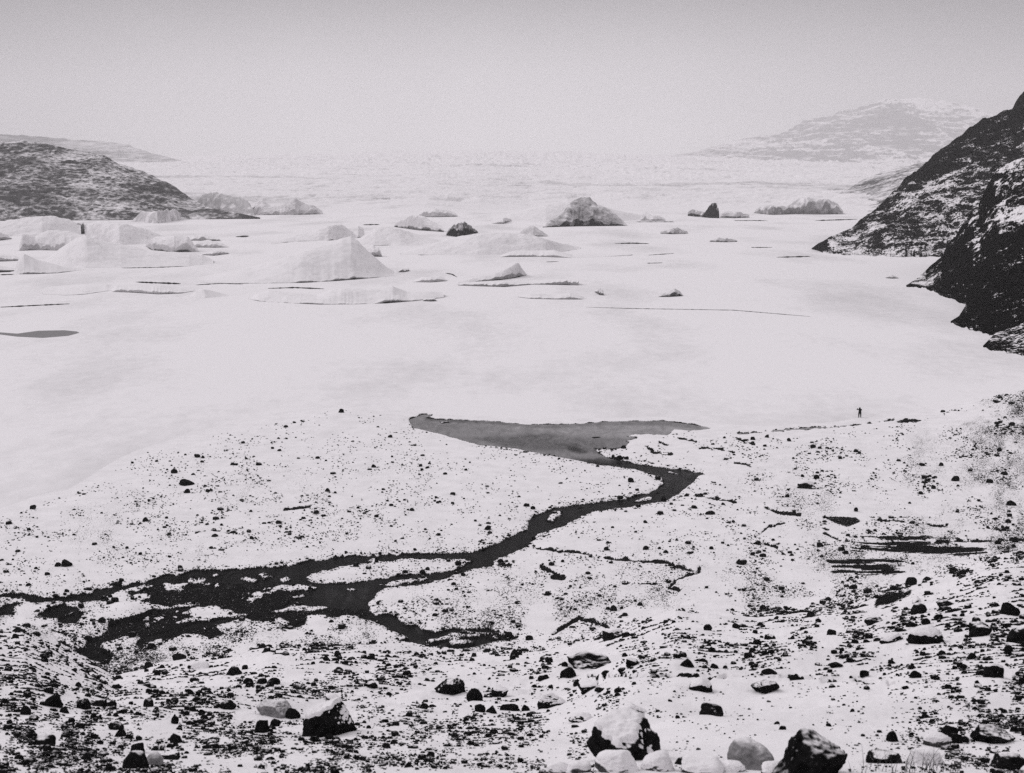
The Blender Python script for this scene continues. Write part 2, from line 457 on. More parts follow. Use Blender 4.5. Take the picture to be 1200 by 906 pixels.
def density(px, py):
    px = np.clip(px, 0, 1199.9); py = np.clip(py, 470, 914.9)
    i = np.clip(np.searchsorted(DY, py, side='right') - 1, 0, len(DY) - 2); j = np.clip((px / 150).astype(int), 0, 7)
    dy = np.array(DY, float); t = (py - dy[i]) / (dy[i + 1] - dy[i]); u = px / 150 - j
    return (DT[i, j] * (1 - u) + DT[i, j + 1] * u) * (1 - t) + (DT[i + 1, j] * (1 - u) + DT[i + 1, j + 1] * u) * t
fpx, fpy = proj(XX, YY, Z)
dens = density(fpx, fpy) * sstep(0, 10, sh01)
clump = fbm2(XX * 46 / np.maximum(YY, 3) + 40, np.log(np.maximum(YY, 3)) * 12, 6, 81, .65)
bare = dens * (.56 + .95 * clump) * (1 + .15 * sstep(.5, .9, dens))
bare = np.clip(bare, 0, .60) * (1 - .62 * hillw)
bare = bare + .0 * sstep(.78, .95, dens) * (YY > 60) * sstep(-.1, .4, clump)
bare = np.where(carve > .3, np.where(bar > -3, .66 + .7 * fbm2(XX * 1.3, YY * .7, 4, 73), 1.0), bare)
bank = sstep(-1.8, -.2, sdj + 1.6 * fbm2(XX * .6, YY * .5, 3, 91))
bare = np.maximum(bare, bank * .85)
ln2 = ln + .9 * jx + 1.2 * fbm2(XX * .6, YY * .3, 3, 97) - .35
bare = np.maximum(bare, 1.15 * sstep(-.8, .4, ln2))
pj = patch + 14.0 * fbm2(XX * .09, YY * .8, 6, 95, .62)
bare = np.maximum(bare, 1.1 * sstep(-2.5, .6, pj))
bare = np.maximum(bare, .8 * sstep(-1.5, 0, gp))
# steep bits shed their snow
gy = np.gradient(Z, axis=0) / np.gradient(YY, axis=0)
bare = np.where(sh01 < -2, 0, np.clip(bare + .7 * sstep(.42, .9, np.abs(gy)) * (YY > 60), 0, 1.2))
V = np.stack([XX, YY, Z], -1).reshape(-1, 3)
GF = grid_faces(NR, NCc)
fy_land = (sh01.reshape(-1)[GF] > -3).any(1) & (YY.reshape(-1)[GF].max(1) < 300)
v_, f_, a_ = compact(V, GF[fy_land], {'bare': bare.reshape(-1)})
structure(mesh_np('ground', v_, f_, M_GROUND, a_))
v_, f_, a_ = compact(V, GF[~fy_land], {})
structure(mesh_np('frozen_lake', v_, f_, M_LAKE, a_))

def ground_z(x, y):
    s = x / y
    i = int(np.clip(np.searchsorted(yall, y) - 1, 0, NR - 2)); j = int(np.clip(np.searchsorted(scol, s) - 1, 0, NCc - 2))
    t = (y - yall[i]) / (yall[i + 1] - yall[i]); u = (s - scol[j]) / (scol[j + 1] - scol[j])
    return float((Z[i, j] * (1 - u) + Z[i, j + 1] * u) * (1 - t) + (Z[i + 1, j] * (1 - u) + Z[i + 1, j + 1] * u) * t)

# which grid points the camera sees
slope = (Z - HC) / YY
VIS = slope >= np.maximum.accumulate(slope, axis=0) - 1e-4

# ------------------------------------------------------------------ stream and meltwater pool
wx = np.arange(-260, 1000, 5.0); wy = np.concatenate([np.arange(484, 560, 1.5), np.arange(560, 800, 3.0)])
WX, WY = np.meshgrid(wx, wy)
WP = pos(WX, WY, y_at(WY, ZW))
tone = np.full(WX.shape, .20) - .09 * sstep(420, 180, WX) * sstep(640, 680, WY)
poolw = sstep(6, -8, (WY - 540) - (WX - 700) * -.05)
tone = tone + (.76 - .20) * poolw
wedge = [(560,514),(600,511),(636,507),(690,512),(745,515),(745,530),(690,530),(600,526)]
tone = tone - .17 * sstep(-3, 3, sd_poly(WX, WY, wedge)) - .10 * sstep(-14, 0, sd_poly(WX, WY, [(480,487),(560,500),(700,530),(700,545),(560,524),(490,505)]))
tone = tone - .16 * np.maximum(sstep(-2.5, 0, sd_line(WX, WY, [(500,491),(575,495),(640,500),(700,497)], .8)), sstep(-3, 0, sd_line(WX, WY, [(705,496),(777,496),(820,501)], .8)))
tone = tone - .25 * sstep(-3, 0, sd_line(WX, WY, [(672,527),(682,529)], 1.6))
tone = tone + .04 * np.clip((560 - WY) / 20, -2, 0) + .10 * sstep(-5, 5, sd_poly(WX, WY, [(382,688),(432,684),(430,714),(380,712)])) + .05 * sstep(700, 745, WY) * sstep(420, 470, WX)
wf = grid_faces(len(wy), len(wx), True)
cy = WY.reshape(-1)[wf].mean(1)
for nm, msk in (('meltwater_pool', cy < 541), ('stream', cy >= 541)):
    v_, f_, a_ = compact(WP.reshape(-1, 3), wf[msk], {'tone': tone.reshape(-1)})
    structure(mesh_np(nm, v_, f_, M_WATER, a_))

def sheet(name, poly, z, mat):
    p = [pos(x, y, y_at(y, z)) for x, y in poly]
    me = bpy.data.meshes.new(name); me.from_pydata([tuple(map(float, q)) for q in p], [], [list(range(len(p)))])
    me.materials.append(mat); o = bpy.data.objects.new(name, me); COL.objects.link(o); return structure(o)
sheet('puddle', [(0,392),(-40,393),(-60,391),(0,389.5),(20,391),(45,387.6),(75,387),(90,388.5),(93,390),(80,393.5),(50,396),(20,394.5)], .02, M_GREYWATER)

# narrow open leads in the ice beside the floes
LEADS = [([(0,360),(20,359),(50,357.5),(82,356)], .8), ([(159,330.5),(185,331.5),(212,332.5)], 1.1), ([(229,334),(260,332),(285,333)], .6),
 ([(-10,318.5),(10,318),(20,317)], 1.1), ([(142,314),(180,313.5),(222,311.8)], .5), ([(276,277.5),(292,276.8)], .8), ([(314,338),(345,337),(380,338.5)], .8),
 ([(522,320),(530,321.5),(536,325)], .9), ([(720,285.5),(740,285),(761,285.5)], .7), ([(687,360),(740,361.5),(800,362.5),(860,363.5),(950,371)], .32),
 ([(280,332),(300,331.6),(355,330.5)], .5), ([(425,263.5),(445,263)], .8), ([(437,287.5),(480,287)], .5), ([(760,299),(790,297)], .4), ([(860,258.5),(900,258.5)], .5),
 ([(745,260),(790,260)], .5), ([(910,301.5),(950,300.5)], .8), ([(955,258.5),(1005,257)], .8), ([(758,308.5),(777,308)], .6), ([(0,322),(16,321.5)], .8),
 ([(1140,383),(1125,382)], .6), ([(490,298.8),(522,297.8)], .5), ([(640,307),(655,306.5)], .6), ([(880,290),(905,290)], .5)]
lv, lf = [], []
for pts, hw in LEADS:
    xs = np.linspace(pts[0][0], pts[-1][0], max(6, int(abs(pts[-1][0] - pts[0][0]) / 2)))
    p = np.array(sorted(pts)); xs = np.sort(xs)
    ys = np.interp(xs, p[:, 0], p[:, 1])
    w = hw * np.sqrt(np.clip(1 - (2 * np.linspace(0, 1, len(xs)) - 1) ** 4, .02, 1)) * (.45 + .8 * np.abs(noise2(xs * .35, ys, 3)))
    up = pos(xs, ys - w, y_at(ys - w, .03)); dn = pos(xs, ys + w, y_at(ys + w, .03))
    b = len(lv)
    for u_, d_ in zip(up, dn): lv += [u_, d_]
    for k in range(len(xs) - 1): lf.append((b + 2*k, b + 2*k + 1, b + 2*k + 3, b + 2*k + 2))
structure(mesh_np('water', np.array(lv), np.array(lf), M_DARK, smooth=False))

# ------------------------------------------------------------------ icebergs and floes
def berg(label, top, base, depth, cliff=.0, ridge=.5, rough=.25, freq=.12, dirt=0.06, foot=.6, wall=.45, mat=None, name='iceberg', cat='iceberg', group='icebergs frozen into the lake'):
    base = sorted(base); top = sorted(top)
    x0, x1 = base[0][0], base[-1][0]
    nu = int(np.clip((x1 - x0) * 1.3, 26, 240))
    px = np.linspace(x0, x1, nu); u = np.linspace(0, 1, nu)
    bpy_ = lin(base, px); tpy = np.minimum(lin(top, px), bpy_ - .05)
    seed = int(abs(x0 * 7 + bpy_[0] * 13)) % 997
    YB = y_at(bpy_, 0.0)
    dep = depth * (.35 + .65 * np.sqrt(np.clip(1 - (2 * u - 1) ** 2, 0, 1)))
    jag = noise2(px * .5, px * 0 + seed, seed) * .10 + noise2(px * .16, px * 0 + seed, seed + 3) * .16
    wob = noise2(px * 4.0 / (x1 - x0), px * 0 + seed + .5, seed + 6) * .3
    YR = YB + dep * np.clip(ridge + wob * .5, .08, .9)
    ZT = np.maximum(HC + tan_el(tpy) * YR, .03)
    c = np.clip(cliff * (1 + 2.2 * jag), 0, .97) * np.ones(nu)
    if cliff > 0: c = np.where(ZT < .25, np.minimum(c, .9), c)
    rowsP, dirt_shades = [], []
    def row(Yv, Zv, dv):
        rowsP.append(np.stack([(px - 600) / F * 1.0 * Yv / CT * .9898, Yv, Zv], -1)); dirt_shades.append(np.broadcast_to(dv, nu).copy())
    row(YB + .3, np.full(nu, -.4), foot)  # foot rows: undercut shadow painted dark into the ice colour
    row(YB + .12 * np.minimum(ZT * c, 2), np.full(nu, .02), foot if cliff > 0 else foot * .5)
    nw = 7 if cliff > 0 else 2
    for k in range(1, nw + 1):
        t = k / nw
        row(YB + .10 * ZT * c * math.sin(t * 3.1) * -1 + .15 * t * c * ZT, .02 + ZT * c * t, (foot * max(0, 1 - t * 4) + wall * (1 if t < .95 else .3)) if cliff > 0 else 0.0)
    ns = int(np.clip(depth * 1.1, 12, 64))
    for k in range(1, ns + 1):
        t = k / ns
        row(YB + .15 * c * ZT + (YR - YB - .15 * c * ZT) * t, np.maximum(.02 + ZT * (c + (1 - c) * math.sin(t * math.pi / 2) ** 1.15), .02), 0.0)
    nb = int(np.clip(depth * .4, 8, 24))
    for k in range(1, nb + 1):
        t = k / nb
        row(YR + (YB + dep - YR) * t, ZT * math.cos(t * math.pi / 2) - .4 * (t > .99), 0.0)
    P = np.stack(rowsP); D = np.stack(dirt_shades)
    # X must follow the ray of the photo column at the base
    kx = pos(px, bpy_, YB)[:, 0] / YB
    P[..., 0] = kx * P[..., 1]
    freq = max(freq * (1 if rough <= .3 else .7), 4.0 / ((x1 - x0) * YB.mean() / F))
    n = fbm3(P[..., 0] * freq, P[..., 1] * freq, P[..., 2] * freq * 1.6, 5, seed, .55)
    n2 = fbm3(P[..., 0] * freq * .8 + 50, P[..., 1] * freq * .8, P[..., 2] * freq, 5, seed + 40, .55, True)
    amp = rough * np.minimum(ZT, 3 + ZT * .35)[None, :] * sstep(0, .15, P[..., 2])
    P[..., 2] += amp * n * (2.4 if rough <= .16 else 1.1)
    P[..., 1] += amp * n2 * .9 * np.clip(1 - (np.arange(len(P)) - nw - 1) / 6, 0, 1)[:, None]
    P[..., 0] += amp * n * .4
    D = np.where(D > 0, D, 0) + dirt * sstep(-.3, .5, n2) * (np.arange(len(P)) < nw + ns + 1)[:, None]  # grey mottle: real dirt plus faint shading painted on the snow slopes
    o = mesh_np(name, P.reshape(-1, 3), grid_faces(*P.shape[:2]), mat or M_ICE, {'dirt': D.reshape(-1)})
    return tag(o, label, cat, group)

def floe(label, *a, **k): return berg(label, *a, name='ice_floe', cat='ice floe', group='flat floes frozen into the lake', **k)

# far left cluster below the hill
berg('broad smooth snow dome at the far left under the grey hillside', [(-60,262),(0,260),(25,255.5),(60,253),(80,257),(95,264)], [(-60,278),(0,277),(50,277),(95,275)], 60, rough=.10)
berg('small grey broken ice block between two snow domes under the left hillside', [(79,270),(83,262),(98,261),(101,270)], [(79,273),(90,274.5),(101,274)], 14, cliff=.9, wall=.5, mat=M_GREYICE)
berg('long snow covered ridge of ice right of the far left dome, below the hill foot', [(100,262),(117,258.5),(130,260.5),(150,262),(165,266),(180,272),(200,280)], [(100,284),(140,287),(172,286),(200,284)], 50, rough=.12)
berg('dirty ice hummocks at the foot of the left hill, right end of the slope', [(156,257),(166,249),(180,247),(190,246),(205,245.5),(212,250)], [(156,260),(185,262),(212,258)], 30, rough=.35, dirt=.25)
berg('hump of dirty crevassed ice where the left hill runs out onto the glacier', [(222,247),(238,228),(252,225),(270,229),(285,233),(293,238),(298,249)], [(222,250),(260,252),(298,253)], 60, rough=.2, dirt=.36)
berg('snowy ice block with a shaded grey left end among the left bergs', [(23,287),(27,275),(42,277),(57,271),(82,270.5),(100,276),(112,284)], [(23,294),(42,293),(75,294),(112,295)], 30, cliff=.35, ridge=.4, rough=.12, wall=.22)
berg('large wide snow hill of ice spreading across the left bergs', [(52,306),(70,292),(90,280),(103,276.5),(112,280),(140,285),(172,293),(205,296),(237,299),(250,305)], [(52,311),(100,314),(142,314),(180,313),(222,312),(250,309)], 70, rough=.06)
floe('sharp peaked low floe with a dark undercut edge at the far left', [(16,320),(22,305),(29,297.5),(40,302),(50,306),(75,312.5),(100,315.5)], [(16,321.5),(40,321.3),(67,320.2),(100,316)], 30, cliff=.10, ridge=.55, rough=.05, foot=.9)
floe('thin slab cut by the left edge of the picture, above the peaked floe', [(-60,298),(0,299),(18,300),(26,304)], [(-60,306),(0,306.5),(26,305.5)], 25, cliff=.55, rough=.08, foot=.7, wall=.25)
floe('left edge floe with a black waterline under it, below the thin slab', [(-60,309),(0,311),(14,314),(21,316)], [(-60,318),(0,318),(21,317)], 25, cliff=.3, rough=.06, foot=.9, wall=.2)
berg('little grey ice lump at the left edge of the picture', [(-30,272),(0,272),(8,275),(14,279)], [(-30,283),(0,282),(14,280)], 14, cliff=.5, wall=.35)
berg('flat topped block with layered snow and a black base, right of the left snow hill', [(171,286),(176,281),(185,278),(200,277),(220,277),(226,283),(232,292)], [(171,289),(180,294.6),(205,295.6),(232,295)], 28, cliff=.45, ridge=.35, rough=.12, foot=.9, wall=.15)
berg('grey ledge of ice behind the flat topped block', [(222,280),(228,275),(240,275),(250,278),(258,280)], [(222,282),(240,282.5),(258,282.5)], 20, cliff=.6, wall=.35)
floe('small white slab with a dark underside right of the flat topped block', [(226,287),(230,283),(245,282),(260,285),(268,289)], [(226,290),(250,290.4),(268,290)], 22, cliff=.4, wall=.2)
floe('low grey fronted slab just below the small white slab', [(237,298),(243,294.6),(258,294),(268,296)], [(237,299),(250,299.8),(268,297.5)], 14, cliff=.7, wall=.3)
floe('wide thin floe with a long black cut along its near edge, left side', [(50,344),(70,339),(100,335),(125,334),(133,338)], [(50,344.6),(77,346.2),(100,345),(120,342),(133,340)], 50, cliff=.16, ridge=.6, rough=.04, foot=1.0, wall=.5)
floe('low white floe with a short grey cliff at its right end', [(131,341),(137,334),(160,333),(190,335),(212,337.5),(228,337.5),(237,339)], [(131,342),(155,343),(185,345),(212,344),(237,339.6)], 34, cliff=.45, ridge=.5, rough=.06, foot=.6, wall=.25)
berg('small low snow mound right of the grey cliffed floe', [(222,347),(230,341),(237,339),(250,341.5),(268,346)], [(222,348.5),(240,349.5),(268,347)], 16, rough=.1)
# centre left
berg('rounded snow ridge behind the central pyramid, with a dark hollow at its left', [(318,284),(340,278),(355,274),(380,266),(400,262.5),(420,264.5),(427,268),(418,276)], [(318,286),(347,283),(385,282),(427,278)], 50, cliff=.05, rough=.15, foot=.8)
berg('big white pyramid of ice in the middle of the left bergs', [(235,328),(300,312),(350,297),(365,292),(380,287),(392,283),(402,278.5),(412,277.5),(420,283),(430,292),(442,303),(452,312.5),(460,318),(465,321)], [(235,331),(280,332.5),(355,331.5),(392,329.5),(417,327.5),(440,325.5),(465,322.5)], 75, cliff=.03, ridge=.55, rough=.055, foot=.8)
berg('low broken ice blocks at the right foot of the big white pyramid', [(428,292),(436,288),(444,290),(448,300)], [(428,300),(438,301),(448,301)], 12, cliff=.5, wall=.3)
berg('tiny dark sided block right of the pyramid tip', [(467,318),(470,315),(479,315),(480,317)], [(467,319.2),(474,319),(480,317.6)], 7, cliff=.7, wall=.6)
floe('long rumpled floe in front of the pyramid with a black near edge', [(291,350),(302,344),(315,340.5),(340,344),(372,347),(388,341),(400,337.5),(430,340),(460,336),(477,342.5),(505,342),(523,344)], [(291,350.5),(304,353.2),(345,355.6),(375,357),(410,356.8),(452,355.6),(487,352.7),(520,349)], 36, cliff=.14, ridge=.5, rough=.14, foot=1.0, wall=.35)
floe('thin grey edged slab behind the long rumpled floe', [(483,330),(495,325),(515,324),(523,327)], [(483,330.6),(505,331),(523,329.5)], 18, cliff=.6, wall=.25, rough=.06)
floe('small stepped slab at the right tip of the long rumpled floe', [(496,351),(500,349.5),(510,350),(512,352)], [(496,353),(505,353.4),(512,353)], 6, cliff=.7, wall=.5)
# centre
berg('low snow swell behind the slabs, left of the grey crystal chunk', [(418,282),(440,268),(455,266),(475,270),(500,278),(520,283)], [(418,287),(470,288),(520,287)], 50, rough=.10)
berg('row of low broken ice blocks at the glacier foot left of the crystal chunk', [(462,262),(472,258),(482,253),(490,252),(500,256),(515,262),(520,268)], [(462,266),(490,270),(520,272)], 25, cliff=.2, rough=.35, dirt=.15)
berg('small jagged grey chunk like a crystal standing in the snow', [(523,274),(528,266),(537,262),(545,260.5),(552,265),(560,271.5)], [(523,276),(535,277.8),(560,273)], 18, cliff=.55, ridge=.5, rough=.4, freq=.25, dirt=.5, foot=.9, wall=.5, mat=M_GREYICE)
berg('very wide low snow mound between the crystal chunk and the big grey iceberg', [(470,296),(510,284),(550,276),(590,272),(620,275),(650,284),(680,290)], [(470,298.5),(560,299),(640,298),(680,292)], 60, rough=.09)
berg('grey hollowed lump on the snow left of the big grey iceberg', [(577,261),(583,257.5),(592,255.5),(599,256.5)], [(577,262),(590,262.5),(599,259)], 14, cliff=.4, wall=.4)
berg('small pointed snow mound with a grey right flank below the big grey iceberg', [(608,274),(615,268),(621,264.5),(630,268),(642,275.5)], [(608,276),(625,277.5),(642,277)], 18, cliff=.2, rough=.2, dirt=.2)
berg('largest iceberg, grey and rough sided, standing highest in the middle distance', [(636,265),(640,262),(645,258),(652,254),(660,249),(664,242),(668,236),(676,233),(683,232),(690,232),(695,235),(701,240),(707,242),(715,247),(722,252),(729,258),(735,263.5)], [(636,266.6),(655,266),(680,265.2),(710,265),(735,264.6)], 46, cliff=.25, ridge=.45, rough=.28, freq=.10, dirt=.36, foot=.9, wall=.35, mat=M_GREYICE)
berg('smooth snow dome behind the left shoulder of the largest iceberg', [(575,256),(600,249),(640,240),(665,234),(690,236),(720,246),(760,254)], [(575,259),(640,260),(700,259.5),(760,258)], 70, rough=.06)
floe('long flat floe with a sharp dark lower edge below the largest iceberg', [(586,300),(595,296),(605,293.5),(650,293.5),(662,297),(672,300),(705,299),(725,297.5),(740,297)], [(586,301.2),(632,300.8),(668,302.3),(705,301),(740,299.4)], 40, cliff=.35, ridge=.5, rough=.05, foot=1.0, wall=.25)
floe('tilted slab with a pointed upright end, on the central ice', [(537,331),(550,327),(575,321.5),(590,316),(603,308.5),(607,308),(612,315),(617,321.5)], [(537,334),(560,330.5),(590,327.8),(605,325.5),(617,322.6)], 18, cliff=.35, ridge=.4, rough=.08, foot=.9, wall=.4)
floe('long low slab with a dark grey edge under the tilted slab', [(537,332),(580,329.5),(620,331),(644,329),(660,327.5),(678,326.5)], [(537,334.6),(560,335.5),(590,336.4),(625,333.5),(678,334.4)], 24, cliff=.7, ridge=.3, rough=.08, foot=.7, wall=.42)
berg('low snow capped mound with a grey front just below the long slab', [(608,347),(620,345),(632,344.5),(650,346),(668,343),(680,347),(687,349.5)], [(608,348.5),(622,350.2),(655,351),(681,351),(687,350)], 18, cliff=.4, rough=.1, wall=.3)
berg('tiny broken ice piece between the low mound and the lone right chunk', [(697,341),(702,338.5),(706,339.5),(708,345)], [(697,342.5),(703,346),(708,346.3)], 5, cliff=.6, wall=.5, rough=.4, freq=.5)
berg('lone grey pointed chunk on the open snow right of centre', [(772,347),(778,343.5),(785,341),(791,338.2),(796,341),(800,345.5)], [(772,348),(785,348),(800,347)], 10, cliff=.5, rough=.25, freq=.3, wall=.4, dirt=.2, mat=M_GREYICE)
# right of centre, glacier foot
berg('dark upright ice pillar standing out near the glacier edge', [(823,253),(826,249),(830,243),(833,239),(837,237.4),(840,238.5),(841.5,242),(841,249),(843,254)], [(823,254.6),(833,255.6),(843,255.8)], 14, cliff=.75, ridge=.5, rough=.3, freq=.2, dirt=.9, foot=1.0, wall=.9, mat=M_GREYICE)
berg('low dark slab of ice leaning out left of the upright pillar', [(806,249),(811,245),(818,247),(826,248.5)], [(806,253),(815,254),(826,254.5)], 12, cliff=.4, rough=.2, dirt=.4, wall=.45)
berg('pair of small white peaks left of the upright dark pillar', [(750,256),(753,249),(756,248),(764,252.5),(772,253),(780,256.5)], [(750,258.5),(765,259),(780,258.5)], 16, cliff=.3, rough=.3, wall=.25)
berg('band of rubbly ice just right of the upright dark pillar', [(844,252),(850,247),(860,249),(868,248),(878,252)], [(844,255),(860,255.8),(878,255)], 14, cliff=.3, rough=.4, dirt=.2)
berg('crevassed grey ice cliff at the right end of the glacier front', [(884,248),(890,243),(900,240.5),(912,241.5),(922,242),(930,236),(938,232.5),(945,231.5),(955,234),(965,233),(976,236),(982,240),(988,247)], [(884,250),(905,252),(930,251),(960,251.5),(988,251)], 50, cliff=.7, ridge=.4, rough=.3, freq=.12, dirt=.30, foot=.3, wall=.22)
berg('dark dirty ice crest above the crevassed cliff', [(946,230),(953,227),(962,226.5),(970,228),(978,232)], [(946,232.5),(962,233.5),(978,233.5)], 30, cliff=.5, rough=.4, dirt=.5, mat=M_GREYICE)
berg('scattered ice rubble on the snow below the two white peaks', [(774,272),(784,269),(796,268),(806,272)], [(774,274),(790,274.6),(806,274)], 8, cliff=.4, rough=.5, freq=.5, dirt=.3, wall=.3)
berg('scattered ice rubble on the snow below the upright pillar', [(832,281),(842,279),(852,279.5),(864,282)], [(832,283.4),(850,284),(864,283.4)], 8, cliff=.4, rough=.5, freq=.5, dirt=.3, wall=.3)
berg('single small grey lump on the open ice in front of the right cliff foot', [(1038,324.5),(1043,322.5),(1049,323.5),(1053,325.5)], [(1038,326),(1045,326.6),(1053,326.3)], 5, cliff=.5, dirt=.2, wall=.3)
berg('toppled seracs along the glacier edge right of the dirty hump', [(282,248),(292,240),(305,236),(315,240),(325,242),(335,238),(345,234),(355,238),(366,241),(378,247)], [(282,251),(310,252),(345,252),(378,251)], 40, cliff=.4, rough=.5, freq=.15, dirt=.16, wall=.12)
berg('low grey shaded ice step along the middle of the glacier edge', [(488,252),(497,246),(510,245),(524,246),(536,251)], [(488,254),(510,254.6),(536,254)], 30, cliff=.6, rough=.25, freq=.15, wall=.16)

# ------------------------------------------------------------------ glacier, hills, mountain, cliffs
gpx = np.linspace(-260, 1330, 1100)
front = lin([(-260,250),(280,251),(400,250),(500,252),(560,250),(620,247),(760,249),(860,252),(1000,253),(1330,256)], gpx)
YF = y_at(front, 0.0)
rowof = [(1500,250),(1700,245.5),(1950,238),(2300,228),(3400,211),(6000,198),(11500,188.5),(22000,181)]
_ry = np.array(rowof)
GT = (np.interp(-np.linspace(250, 180, 620), -_ry[:, 1], _ry[:, 0]) - 1500) / 20500
gx = (gpx - 600) / F / CT * .97
YG = YF[None, :] + GT[:, None] * (22000 - YF[None, :])
XG = gx[None, :] * YG
ZG = HC + tan_el(np.interp(YG, *np.array(rowof).T) + lin([(-260,7),(190,6),(330,2.5),(470,-.5),(580,-2),(700,.5),(800,3.5),(1000,11),(1120,13),(1330,14)], gpx)[None, :] * sstep(1800, 12000, YG)) * YG
ZG = np.maximum(ZG, .5)
ed = sstep(0, .02, GT)[:, None]
rel = fbm2(XG * .008, YG * .004, 6, 201, .55) * 5 + (1 - 2 * np.abs(fbm2(XG * .010 + 5, YG * .022, 6, 211, .62))) * 7
big = fbm2(XG * .0012, YG * .0007, 3, 221) * (9 + 34 * sstep(3000, 18000, YG)) * sstep(.01, .2, GT)[:, None]
ZG = (ZG + 3 + rel * (1.0 + 3.4 * sstep(1500, 12000, YG)) + big) * ed - .5 * (1 - ed)
cre = .24 * sstep(-.1, .7, fbm2(XG * .0016 + YG * .0004, YG * .0030, 5, 231, .6))  # grey flow streaks that also serve as painted shading bands
structure(mesh_np('glacier', np.stack([XG, YG, ZG], -1).reshape(-1, 3), grid_faces(*XG.shape), M_GLACIER, {'dirt': cre.reshape(-1)}))

def ledges(P, k, sd_, dip=.45):
    a = P[..., 2] - dip * P[..., 0]
    return fbm2(P[..., 0] * .018 * k + P[..., 1] * .01, a * .16 * k, 5, sd_, .6)

def slope_mesh(name, base, ridge, mat, nv=120, step=1.3, amp=3.0, freq=.02, seed=1, back=.6, prof=1.0, terr=0.0, gully=0.0, dust=0.0, hfun=None, aniso=(1, 1, 1), edge=1.0, bj=0.0):
    x0 = min(base[0][0], ridge[0][0]); x1 = max(base[-1][0], ridge[-1][0])
    nu = int((x1 - x0) / step); px = np.linspace(x0, x1, nu)
    bpy_ = lin(base, px); rpy = np.minimum(lin(ridge, px), bpy_ - .1)
    YB = np.interp(px, [b[0] for b in base], [b[2] if len(b) > 2 else float(y_at(b[1], 0)) for b in base])
    if len(base[0]) == 2: YB = y_at(bpy_, 0)
    YR = np.interp(px, [r[0] for r in ridge], [r[2] for r in ridge])
    below = rpy > 208
    YR = np.where(below, np.minimum(YR, .45 * YB + .55 * np.where(below, y_at(np.maximum(rpy, 208)), 0)), YR) if len(base[0]) == 2 else YR
    YR = np.maximum(YR, YB + .5)
    B = pos(px, bpy_, YB); R = pos(px, rpy, YR)
    bp2 = bpy_ + bj * (fbm2(px * .12, px * 0 + seed, 4, seed, .6) * 1.5 + .3)
    foot = (pos(px, bp2, y_at(bp2, 0)) - B) if bj else B * 0
    v = np.linspace(0, 1, nv)[:, None, None]
    hv = v ** prof
    P = B[None] * (1 - v) + R[None] * v + foot[None] * (1 - v) ** 9
    P[..., 2] = (B[None, :, 2] * (1 - hv[..., 0]) + R[None, :, 2] * hv[..., 0])
    nbk = max(6, nv // 6)
    t = np.linspace(0, 1, nbk + 1)[1:][:, None, None]
    Q = R[None] + np.stack([R[:, 0] * 0, (YR - YB) * back, -(R[:, 2] - B[:, 2]) * .9], -1)[None] * t
    Q[..., 0] = (R[:, 0] / R[:, 1])[None] * Q[..., 1]
    P = np.concatenate([P, Q])
    hgt = np.maximum(R[:, 2] - B[:, 2], .01)
    vv = np.concatenate([v[:, 0, 0], np.ones(nbk)])
    X, Y, Zz = P[..., 0] * freq * aniso[0], P[..., 1] * freq * aniso[1], P[..., 2] * freq * aniso[2]
    n = fbm3(X, Y, Zz, 8, seed, .60)
    rg = fbm3(X * .7 + 9, Y * .7, Zz * .7, 7, seed + 20, .60, True)
    w = np.minimum(1, hgt / (amp * 4))[None, :] * (sstep(-.02, .08, vv) * (1 - (1 - edge) * sstep(.7, 1, vv)))[:, None]
    d = amp * (n * .9 + rg * .55)
    if gully:
        gl = 1 - np.abs(fbm2(P[..., 0] * freq * 1.2 + P[..., 2] * freq * .5, P[..., 2] * freq * .12, 4, seed + 60)) * 2
        d = d - gully * gl
    rg2 = fbm3(P[..., 0] * freq * 5, P[..., 1] * freq * 5, P[..., 2] * freq * 5, 4, seed + 80, .6, True)
    d = d + amp * .22 * rg2
    P[..., 1] -= d * w * .75
    P[..., 2] += d * w * .65
    if terr:
        ph = P[..., 2] / terr + 1.3 * n + .5 * noise2(P[..., 0] * freq * 2, P[..., 1] * freq, seed)
        P[..., 2] += terr * .26 * np.sin(2 * np.pi * ph) / (2 * np.pi) * 2.0 * w
    dv = np.full(P.shape[:2], dust)
    if hfun is not None: dv = dv + hfun(P, vv)
    o = mesh_np(name, P.reshape(-1, 3), grid_faces(*P.shape[:2]), mat, {'dust': dv.reshape(-1)})
    return structure(o)

M_PROM = m_cliff('rock_with_snow_patches', 1.0, .002, .025, .8, 2.6, .09)
M_NEAR = m_cliff('dark_cliff_rock', 1.03, .001, .006, .8, 1.6, .07)
M_HILL = m_cliff('dusted_hillside', 1.06, .03, .12, .16, 1.4, .26)
M_MOUNT = m_cliff('banded_mountain', .965, .006, .05, .006, 1.3, .16, (1, .6, 3.5))
M_FAR = m_cliff('far_ridge', 1.04, .03, .12, .01, .9, .25, (1, .6, 4))

